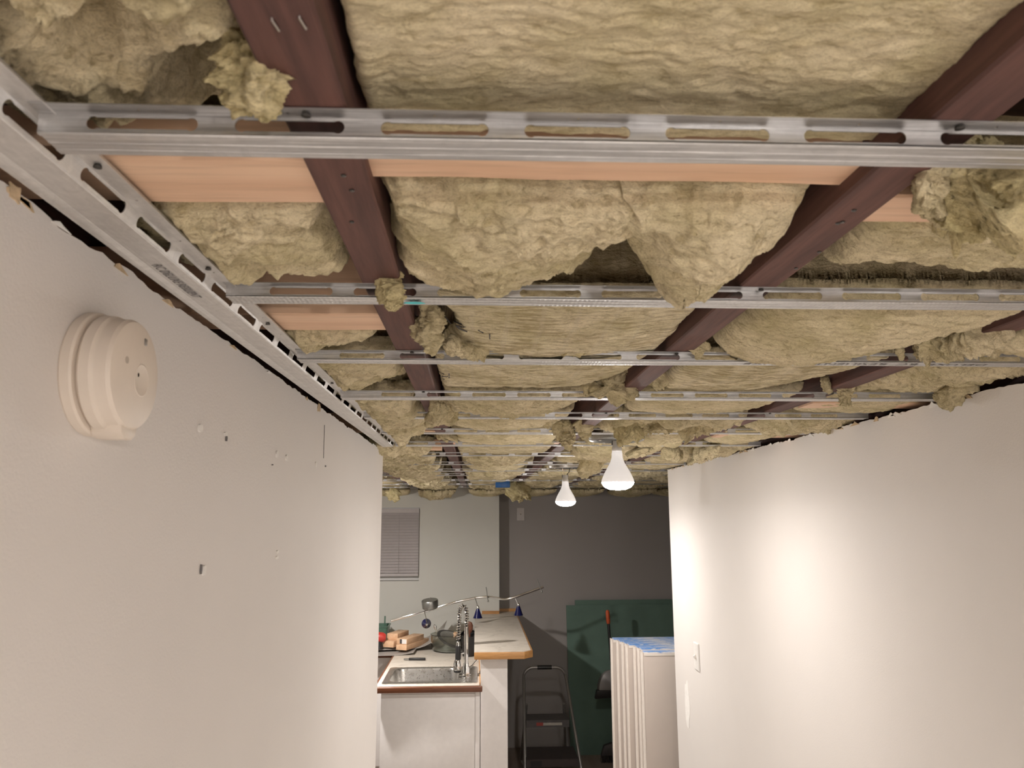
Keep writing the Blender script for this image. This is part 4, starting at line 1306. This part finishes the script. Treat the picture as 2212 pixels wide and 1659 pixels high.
# glass bowl with a dark-rimmed pan lid in it
bp = at_z(975, 1411, CT)
bx_, by_ = bp.x, bp.y + 0.13
gb = empty('glass_bowl', (bx_, by_, CT), 'large clear glass bowl holding a pan lid on the counter behind the faucet', 'bowl')
MB().lathe([(0.085, 0.0005), (0.105, 0.0015), (0.150, 0.010), (0.160, 0.050), (0.162, 0.118), (0.166, 0.122), (0.163, 0.124), (0.157, 0.118), (0.154, 0.052), (0.145, 0.016), (0.08, 0.008)], 48, Matrix.Translation((bx_, by_, CT))).build('glass_wall', M_GLASS, gb, smooth=True)
pl = empty('pan_lid', (bx_, by_, CT + 0.06), 'steel pan lid with a dark rim tilted inside the glass bowl', 'lid')
Ml = Matrix.Translation((bx_ + 0.01, by_, CT + 0.075)) @ Matrix.Rotation(math.radians(22), 4, 'Y') @ Matrix.Rotation(math.radians(14), 4, 'X')
MB().lathe([(0.128, -0.004), (0.134, 0.0), (0.134, 0.008), (0.127, 0.010)], 40, Ml).build('lid_rim', M_BLACK, pl, smooth=True)
MB().lathe([(0.127, 0.002), (0.100, 0.016), (0.05, 0.026), (0.003, 0.029)], 40, Ml).build('lid_dome', M_PAN, pl, smooth=True)
MB().lathe([(0.010, 0.027), (0.010, 0.040), (0.020, 0.046), (0.018, 0.060)], 20, Ml).build('lid_knob', M_PINEY, pl, smooth=True)
sp = empty('spatula', (bx_ - 0.1, by_, CT + 0.1), 'bright steel spoon handle sticking out of the glass bowl', 'spoon')
MB().tube([(bx_ - 0.06, by_ + 0.02, CT + 0.035), (bx_ - 0.118, by_ + 0.03, CT + 0.13), (bx_ - 0.126, by_ + 0.03, CT + 0.150)], [0.0025, 0.003, 0.007], 10, 0.6).tube([(bx_ - 0.126, by_ + .03, CT + .150), (bx_ - 0.131, by_ + 0.03, CT + 0.166), (bx_ - 0.137, by_ + 0.03, CT + 0.186)], [0.007, 0.012, 0.004], 12, 0.6).build('spoon_body', M_CHROME, sp, smooth=True)

# crock with utensils behind the faucet
cx_, cy_ = -0.052, 5.86
ck = MB().lathe([(0.040, 0), (0.045, 0.003), (0.050, 0.06), (0.048, 0.135), (0.050, 0.14), (0.045, 0.14), (0.044, 0.06), (0.04, 0.01)], 28, Matrix.Translation((cx_, cy_, CT))).build('utensil_crock', M_BLACK, smooth=True)
tag(ck, 'black utensil crock beside the bar wall behind the faucet', 'crock')
ws = empty('wooden_spoon', (cx_, cy_, CT + 0.02), 'dark wooden spoon with an oval head standing in the black crock', 'spoon')
MB().tube([(cx_ + .012, cy_, CT + 0.03), (cx_ + 0.004, cy_ + 0.01, CT + 0.18)], 0.006, 8).build('handle', M_BROWNW, ws, smooth=True)
MB().lathe([(0.002, -0.046), (0.015, -0.037), (0.025, -0.011), (0.027, 0.011), (0.019, 0.033), (0.003, 0.043)], 20, Matrix.Translation((cx_ + 0.004, cy_ + 0.012, CT + 0.200)) @ Matrix.Diagonal((1, 0.3, 1, 1))).build('spoon_head', M_BROWNW, ws, smooth=True)
fp = empty('frying_pan', (cx_ + 0.02, cy_ + 0.25, CT), 'black frying pan propped on edge beside the bar wall', 'pan')
Mp = Matrix.Translation((-0.055, 6.10, CT + 0.078)) @ Matrix.Rotation(math.radians(78), 4, 'X')
MB().lathe([(0.052, 0.0), (0.070, 0.010), (0.076, 0.036), (0.072, 0.036), (0.064, 0.012), (0.05, 0.006)], 32, Mp).build('pan_body', M_BLACK, fp, smooth=True)
MB().tube([(-0.055 + 0.055, 6.09, CT + 0.13), (-0.055 + 0.072, 6.085, CT + 0.185)], 0.008, 8).build('handle', M_BLACK, fp, smooth=True)

# loose sheets lying across the back counter
def sheet(name, label, pts0, pts1, thick, mat, curl):
    """two long edges given as point lists, cross-joined with a curl"""
    n = len(pts0)
    top = [Vector(a) for a in pts0] + [Vector(b) for b in pts1]
    vs = [tuple(p) for p in top] + [(p.x, p.y, p.z - thick) for p in top]
    fs = []
    m = 2 * n
    for k in range(n - 1):
        fs.append((k, k + 1, n + k + 1, n + k))
        fs.append((m + k, m + n + k, m + n + k + 1, m + k + 1))
        fs.append((k, m + k, m + k + 1, k + 1))
        fs.append((n + k, n + k + 1, m + n + k + 1, m + n + k))
    fs += [(0, n, m + n, m), (n - 1, m + n - 1, m + 2 * n - 1, 2 * n - 1)][:1] + [(n - 1, m + n - 1, m + 2 * n - 1, 2 * n - 1)]
    o = MB().add(vs, fs).build(name, mat, smooth=True, angle=40)
    return tag(o, label, 'sheet')


def curve_pts(x0, x1, y0, y1, z0, z1, n, pw):
    return [(x0 + (x1 - x0) * k / n, y0 + (y1 - y0) * k / n, z0 + (z1 - z0) * max(0.0, (k / n - pw) / (1 - pw)) ** 1.7) for k in range(n + 1)]


sheet('plastic_sheet', 'grey sheet lying under the wood offcuts on the kitchen counter, curling up at the right',
      curve_pts(-1.5, -0.26, 5.90, 6.12, CT + 0.022, CT + 0.115, 30, 0.84), curve_pts(-1.5, -0.24, 6.45, 6.60, CT + 0.022, CT + 0.16, 30, 0.84), 0.003, M_SHEET, 0)
sheet('plastic_sheet', 'shorter darker sheet beneath the curling grey one on the kitchen counter',
      curve_pts(-1.4, -0.46, 5.86, 5.92, CT + 0.004, CT + 0.020, 12, 0.86), curve_pts(-1.4, -0.44, 6.3, 6.4, CT + 0.004, CT + 0.012, 12, 0.86), 0.003, simple('grey_sheet_dark', (0.40, 0.375, 0.35), 0.5, 0, 0.1, 9), 0)

# lumber offcuts
def offcut(label, px, py, Y, L, wd, th, rot, z, tilt=0.0):
    p = at_y(px, py, Y)
    M = Matrix.Translation((p.x, Y, z)) @ Matrix.Rotation(math.radians(rot), 4, 'Z') @ Matrix.Rotation(math.radians(tilt), 4, 'X')
    o = MB().box((-wd / 2, 0, 0), (wd / 2, L, th), M).build('wood_offcut', M_PINEY, bevel=0.0025)
    return tag(o, label, 'wood offcut', 'lumber offcuts on the kitchen counter'), M


zs = CT + 0.026
oA, MA = offcut('pine offcut at the front right of the pile, under the labelled one', 867, 1386, 5.98, 0.36, 0.089, 0.040, -24, zs)
oB, MBm = offcut('pine offcut with a small printed end label, on top of the pile', 868, 1374, 5.99, 0.27, 0.089, 0.040, -24, zs + 0.041)
oC, MC = offcut('pine offcut at the left of the pile, under the short block', 839, 1376, 6.04, 0.28, 0.092, 0.046, -24, zs + 0.012)
oD, MD = offcut('short pine block on top of the left offcut', 848, 1351, 6.09, 0.20, 0.089, 0.046, -20, zs + 0.059)
oE, ME = offcut('thin pine offcut lying behind between the two stacks', 866, 1364, 6.22, 0.24, 0.05, 0.02, -34, zs)
MB().box((-0.016, -0.0012, 0.004), (0.002, 0.0, 0.036), MBm @ Matrix.Translation((0.0, 0, 0))).build('printed_label', M_INK, oB)
MB().box((0.002, -0.0012, 0.004), (0.040, 0.0, 0.036), MBm).build('label_paper', M_WHITE, oB)

# red tool and green tub at the left
p = at_y(822, 1380, 6.05)
rt = empty('hand_tool', (p.x, 6.05, CT + 0.026), 'red and black hand tool beside the left wall end on the kitchen counter', 'tool')
MB().lathe([(0.010, -0.05), (0.034, -0.045), (0.040, -0.01), (0.036, 0.03), (0.022, 0.05)], 20, Matrix.Translation((p.x - 0.01, 6.05, CT + 0.11)) @ Matrix.Rotation(PI / 2, 4, 'Y')).build('tool_body', M_RED, rt, smooth=True)
MB().lathe([(0.032, 0), (0.036, 0.004), (0.030, 0.03), (0.026, 0.075)], 20, Matrix.Translation((p.x - 0.012, 6.05, CT + 0.0265))).build('tool_base', M_BLACK, rt, smooth=True)
p = at_y(824, 1358, 6.42)
gt = empty('storage_tub', (p.x, 6.42, CT + 0.026), 'green plastic tub behind the wood offcuts on the kitchen counter', 'tub')
tb = MB()
tb.loops([rrect(p.x - .16, p.x + .045, 6.37, 6.56, .02, CT + .03, 4), rrect(p.x - .17, p.x + .055, 6.36, 6.57, .02, CT + .135, 4), rrect(p.x - .175, p.x + .060, 6.355, 6.575, .02, CT + .137, 4), rrect(p.x - .175, p.x + .060, 6.355, 6.575, .02, CT + .145, 4),
          rrect(p.x - .165, p.x + .050, 6.365, 6.565, .02, CT + .145, 4), rrect(p.x - .155, p.x + .04, 6.375, 6.555, .02, CT + .035, 4)])
tb.build('tub_body', M_GRN, gt, smooth=True, angle=40)
MB().tube([(p.x + 0.02, 6.45, CT + 0.04), (p.x + 0.022, 6.46, CT + 0.215)], 0.006, 8).build('stick', M_GRN, gt, smooth=True)

# ------------------------------------------------------------------ bar wall and bar counter
BT = 1.110
struct(MB().box((0.0295, 4.93, 0), (0.195, YB, BT - 0.042)), 'wall_bar', M_CAB)
bar = empty('bar_counter', (0.17, 5.8, BT - 0.04), 'raised bar counter with an orange wood edge and marbled pale top', 'countertop')
po = [(-0.010, 4.850), (0.290, 4.850), (0.338, 4.905), (0.338, YF), (XB, YF), (XB, YB), (-0.010, YB)]
MB().extrude(po, [], 0.036, Matrix.Translation((0, 0, BT - 0.036))).build('slab', M_LAM, bar)
ed = [(-0.010, 4.850), (0.290, 4.850), (0.338, 4.905), (0.338, YF), (0.350, YF), (0.350, 4.900), (0.295, 4.838), (-0.010, 4.838)]
MB().extrude(ed, [], 0.040, Matrix.Translation((0, 0, BT - 0.042))).build('wood_edge', M_OAK, bar, bevel=0.003)
MB().box((0.05, YB - 0.012, BT), (XB, YB, BT + 0.024)).build('back_strip', M_OAK, bar)
MB().box((XB, YF - 0.012, BT), (0.345, YF, BT + 0.024)).build('back_strip', M_OAK, bar)

# ------------------------------------------------------------------ track of lamps lying across the bar
TY = 6.12
tr = empty('track_light', (0.0, TY, BT), 'wavy chrome track light with navy glass shades propped across the bar and counter', 'track light')
rp = [(845, 1341), (866, 1335), (890, 1329), (911, 1323), (939, 1315), (963, 1307), (987, 1300), (1011, 1295), (1029, 1291), (1052, 1289), (1066, 1290), (1082, 1294), (1096, 1294), (1114, 1290), (1138, 1281), (1174, 1268)]
pts = []
for i, (a, b) in enumerate(rp):
    pts.append(at_y(a, b, TY + 0.02 * math.sin(i * 0.9)))
fine_ = []
for a, b in zip(pts[:-1], pts[1:]):
    for k in range(4): fine_.append(a.lerp(b, k / 4))
fine_.append(pts[-1])
for _ in range(3):
    fine_ = [fine_[0]] + [(fine_[i - 1] + fine_[i] * 2 + fine_[i + 1]) / 4 for i in range(1, len(fine_) - 1)] + [fine_[-1]]
MB().tube(fine_, 0.0085, 10, 0.45).build('rail', M_CHROME, tr, smooth=True)
for a, b in (((1050, 1268), (1054, 1298)), ((1160, 1250), (1170, 1278))):
    q0, q1 = at_y(*a, TY), at_y(*b, TY)
    MB().tube([q0, q1], 0.003, 8).build('standoff', M_PAN, tr, smooth=True)
    MB().lathe([(0.006, -0.008), (0.007, 0), (0.006, 0.008)], 10, Matrix.Translation(q1)).build('clamp', M_PAN, tr, smooth=True)
cc = at_y(929, 1306, TY)
Mc = Matrix.Translation(cc) @ Matrix.Rotation(math.radians(-5), 4, 'Y') @ Matrix.Rotation(math.radians(10), 4, 'X')
cn = MB().lathe([(0.002, -0.030), (0.052, -0.030), (0.062, -0.022), (0.064, 0.030), (0.060, 0.036)], 36, Mc).build('canopy', M_PAN, tr, smooth=True, angle=40)
MB().tube([cc + Vector((0.004, 0, -0.03)), at_y(932, 1318, TY)], 0.004, 8).build('canopy_stem', M_CHROME, tr, smooth=True)
MB().tube([cc + Vector((0, 0, 0.03)), cc + Vector((0.002, 0, 0.055))], 0.003, 8).build('canopy_post', M_CHROME, tr, smooth=True)
SH = [(0.0115, 0.070), (0.0125, 0.066), (0.019, 0.048), (0.028, 0.022), (0.0365, 0.0), (0.0335, 0.0), (0.025, 0.022), (0.016, 0.048), (0.009, 0.064)]


def pendant(top, base, ax=None):
    q0, q1 = at_y(*top, TY), at_y(*base, TY)
    if ax is None:
        M = Matrix.Translation(q1)
        t1 = q1 + Vector((0, 0, 0.066))
    else:
        M = Matrix.Translation(q1) @ ax
        t1 = M @ Vector((0, 0, 0.066))
    s = MB().tube([q0, q0.lerp(t1, 0.5) + Vector((0.003, 0, 0)), t1], 0.0032, 8).build('pendant_stem', M_CHROME, tr, smooth=True)
    MB().lathe([(0.010, 0.064), (0.0115, 0.068), (0.0095, 0.086), (0.005, 0.092)], 14, M).build('stem_cap', M_CHROME, s, smooth=True)
    MB().lathe(SH, 28, M).build('glass_shade', M_NAVY, tr, smooth=True, angle=50)


pendant((1026, 1291), (1032, 1335))
pendant((1112, 1290), (1120, 1329))
pendant((917, 1322), (921, 1347), Matrix.Rotation(math.radians(88), 4, 'X') @ Matrix.Rotation(math.radians(6), 4, 'Y'))

# ------------------------------------------------------------------ green boards against the far wall
def leaning(name, label, x0, x1, zt, yb, yt, th, mat, cat='board', group=None):
    """board on its long edge, foot at yb, top at yt"""
    hgt = zt
    ang = math.atan2(yt - yb, zt)
    M = Matrix.Translation((0, yb, 0.0)) @ Matrix.Rotation(-ang, 4, 'X')
    L_ = zt / math.cos(ang)
    return tag(MB().box((x0, 0, 0), (x1, th, L_), M).build(name, mat, bevel=0.0012), label, cat, group), M, L_


leaning('green_drywall', 'front green drywall sheet leaning on the grey far wall behind the broom', 0.775, 3.0, 1.165, 6.62, 6.770, 0.0127, M_GREEN, 'drywall')
leaning('green_drywall', 'rear green drywall sheet rising slightly higher behind the front green one', 0.855, 3.05, 1.205, 6.665, 6.8, 0.0127, M_GREEN, 'drywall')

# ------------------------------------------------------------------ stack of pale drywall bundles at the end of the right wall
ribs = [(1320, 1381), (1333, 1385), (1344, 1389), (1353, 1393), (1370, 1398), (1379, 1402), (1386, 1410)]
YS = [4.40, 4.335, 4.27, 4.205, 4.14, 4.075, 4.01]
OR2 = ['rearmost', 'second from the back', 'third from the back', 'middle', 'third from the front', 'second from the front', 'foremost']
for k, ((px, py), y) in enumerate(zip(ribs, YS)):
    q = at_y(px, py, y)
    th = 0.058
    x0 = q.x
    x1 = x0 + 2.0 - 0.05 * k
    zt = q.z
    r = empty('drywall_bundle', (x0 + 1, y, 0), '%s taped bundle of pale drywall by the right wall end' % OR2[k], 'drywall', 'pale drywall bundles')
    MB().box((x0 + 0.004, y, 0.002), (x1, y + th, zt - 0.003)).build('board', M_BOARD, r, bevel=0.002)
    MB().box((x0, y - 0.0015, 0.002), (x0 + 0.004, y + th * 0.30, zt)).box((x0 + 0.002, y + th * 0.62, 0.002), (x0 + 0.004, y + th * 0.8, zt)).box((x0 + 0.004, y - 0.0018, 0.002), (x0 + 0.0065, y - 0.0003, zt)).build('end_tape', M_TAPE, r)
    MB().box((x0 + 0.016, y + 0.002, zt - 0.003), (x1, y + th - 0.002, zt + 0.0015)).build('top_tape', M_BLUE, r)
    MB().box((x0 + 0.012, y - 0.0018, zt - 0.016), (x1, y - 0.0003, zt - 0.003)).build('top_band', M_TAPE, r)

# ------------------------------------------------------------------ step stool
st = empty('step_stool', (0.54, 6.0, 0), 'grey folding two-step stool with a black handle grip beside the bar wall', 'step stool')
def rail_y(z): return 5.76 + 0.40 * z / 0.80
zt_ = 0.775
tl, trr = at_y(1127, 1470, 6.13), at_y(1213, 1470, 6.13)
bl_, br_ = Vector((0.352, 5.76, 0.012)), Vector((0.772, 5.76, 0.012))
cr = 0.075
pathU = [bl_, Vector((0.360, rail_y(zt_ - cr - .1), zt_ - cr - .1))]
xl, xr = 0.366, 0.690
pathU = [bl_, Vector((xl, rail_y(zt_ - cr), zt_ - cr))]
for k in range(1, 8):
    a = PI - PI / 2 * k / 7
    pathU.append(Vector((xl + cr + cr * math.cos(a), rail_y(zt_), zt_ - cr + cr * math.sin(a))))
for k in range(0, 7):
    a = PI / 2 - PI / 2 * k / 7
    pathU.append(Vector((xr - cr + cr * math.cos(a), rail_y(zt_), zt_ - cr + cr * math.sin(a))))
pathU += [Vector((xr, rail_y(zt_ - cr), zt_ - cr)), br_]
MB().tube(pathU, 0.0115, 12).build('front_frame', M_GREY, st, smooth=True)
mx = (xl + xr) / 2
MB().tube([(mx - 0.055, rail_y(zt_), zt_), (mx + 0.055, rail_y(zt_), zt_)], 0.0155, 14).build('handle_grip', M_BLACK, st, smooth=True, angle=50)
# rear legs as a lower U
lz = 0.03
pr = [Vector((0.385, 6.10, 0.52)), Vector((0.352, 6.32, 0.07))]
for k in range(0, 6):
    a = PI + PI / 2 * k / 5
    pr.append(Vector((0.392 + 0.04 * math.cos(a), 6.335, 0.062 + 0.04 * math.sin(a))))
for k in range(0, 6):
    a = -PI / 2 + PI / 2 * k / 5
    pr.append(Vector((0.662 + 0.04 * math.cos(a), 6.335, 0.062 + 0.04 * math.sin(a))))
pr += [Vector((0.702, 6.32, 0.07)), Vector((0.668, 6.10, 0.52))]
MB().tube(pr, 0.010, 10).build('rear_frame', M_GREY, st, smooth=True)
for z, xa, xb, ya, yb, mt in ((0.44, 0.372, 0.690, 5.955, 6.14, M_STEP), (0.215, 0.362, 0.735, 5.80, 6.10, M_STEPD)):
    o = MB().box((xa, ya, z - 0.012), (xb, yb, z)).box((xa, ya - 0.004, z - 0.05), (xb, ya + 0.004, z - 0.001)).box((xa, ya + 0.004, z - 0.04), (xa + 0.004, yb, z - 0.012)).box((xb - 0.004, ya + 0.004, z - 0.04), (xb, yb, z - 0.012)).build('step', mt, st)
    if z > 0.3:
        MB().box((xa + 0.075, ya - 0.0052, z - 0.038), (xa + 0.125, ya - 0.0041, z - 0.016)).build('red_label', simple('label_red', (0.33, 0.05, 0.04), 0.5), o)
        MB().box((xa + 0.125, ya - 0.0052, z - 0.036), (xa + 0.265, ya - 0.0041, z - 0.018)).build('grey_label', simple('label_grey', (0.45, 0.42, 0.37), 0.5), o)
    else:
        MB().box((xa + 0.03, ya - 0.0052, z - 0.046), (xa + 0.11, ya - 0.0041, z - 0.010)).build('black_label', M_BLACK, o)
for x in (0.352, 0.772):
    MB().tube([(x, 5.752, 0.0), (x, 5.764, 0.035)], 0.0155, 12).build('rubber_foot', M_BLACK, st, smooth=True)
for x, s in ((0.372, 1), (0.690, -1)):
    MB().tube([(x + .004 * s, rail_y(0.42), 0.42), (x + .004 * s, 6.17, 0.36)], 0.006, 8).build('side_brace', M_GREY, st, smooth=True)

# ------------------------------------------------------------------ broom and clip-on dustpan
bxm = at_y(1312, 1318, 6.52)
br = empty('broom', (1.13, 6.40, 0), 'upright broom with an orange-tipped black handle against the green board', 'broom')
top = Vector((bxm.x, 6.52, bxm.z))
bot = Vector((1.13, 6.42, 0.13))
MB().tube([bot, bot.lerp(top, 0.90)], 0.0115, 12).build('handle', M_BLACK, br, smooth=True)
MB().tube([bot.lerp(top, 0.895), bot.lerp(top, 0.91), bot.lerp(top, 0.985), top], [0.013, 0.0165, 0.0165, 0.010], 12).build('grip', M_ORANGE, br, smooth=True)
hd = MB().extrude([(-.14, 0), (.14, 0), (.115, .075), (.03, .10), (-.03, .10), (-.115, .075)], [], 0.045, Matrix.Translation((1.13, 6.42, 0.055)) @ Matrix.Rotation(PI / 2, 4, 'X') @ Matrix.Translation((0, 0, -0.02))).build('broom_head', M_DARK, br, bevel=0.006)
rb = MB()
r2 = random.Random(3)
for i in range(40):
    for j in range(4):
        x = 1.13 - 0.135 + 0.27 * i / 39
        y = 6.400 + 0.012 * j
        rb.tube([(x, y, 0.057), (x + r2.uniform(-.006, .006), y + r2.uniform(-.006, .006), 0.002)], 0.0016, 4)
o = rb.build('bristles', M_DARK, hd)
o['kind'] = 'stuff'
dp = empty('dustpan', (1.10, 6.38, 0.5), 'smoky grey dustpan with a dark lip clipped to the broom handle', 'dustpan')
dc = bot.lerp(top, 0.52)
zb_, w_ = 0.50, 0.155
rings = []
for z, hw, dpth in ((0.0, 0.155, 0.05), (0.045, 0.140, 0.060)):
    rings.append([(dc.x + hw * s, dc.y - 0.02 - dpth * q, zb_ + z - 0.02 * (s < 0) * (z == 0)) for s, q in ((-1, 0), (1, 0), (1, 1), (-1, 1))])
MB().loops(rings).build('lip', M_BLACK, dp, bevel=0.004)
hood = []
for k in range(9):
    a = PI / 2 * k / 8
    hw = 0.132 * math.cos(a * 0.93)
    z = 0.046 + 0.150 * math.sin(a)
    hood.append([(dc.x - hw, dc.y - 0.020, zb_ + z), (dc.x + hw, dc.y - 0.020, zb_ + z), (dc.x + hw * .92, dc.y - 0.075 + 0.03 * k / 8, zb_ + z), (dc.x - hw * .92, dc.y - 0.075 + 0.03 * k / 8, zb_ + z)])
MB().loops(hood).build('hood', M_SMOKE, dp, bevel=0.003, angle=60)
MB().tube([dc + Vector((0, 0, 0.10)), dc + Vector((0, 0, 0.15))], 0.020, 12).build('clip', M_BLACK, dp, smooth=True)

# small blue electrical box far up between the joists
p = at_y(1086, 1047, 5.35)
eb = MB().box((p.x - 0.05, 5.33, p.z - 0.02), (p.x + 0.05, 5.39, p.z + 0.03)).build('electrical_box', M_BELEC, bevel=0.004)
tag(eb, 'blue plastic electrical box among the far channels', 'electrical box')
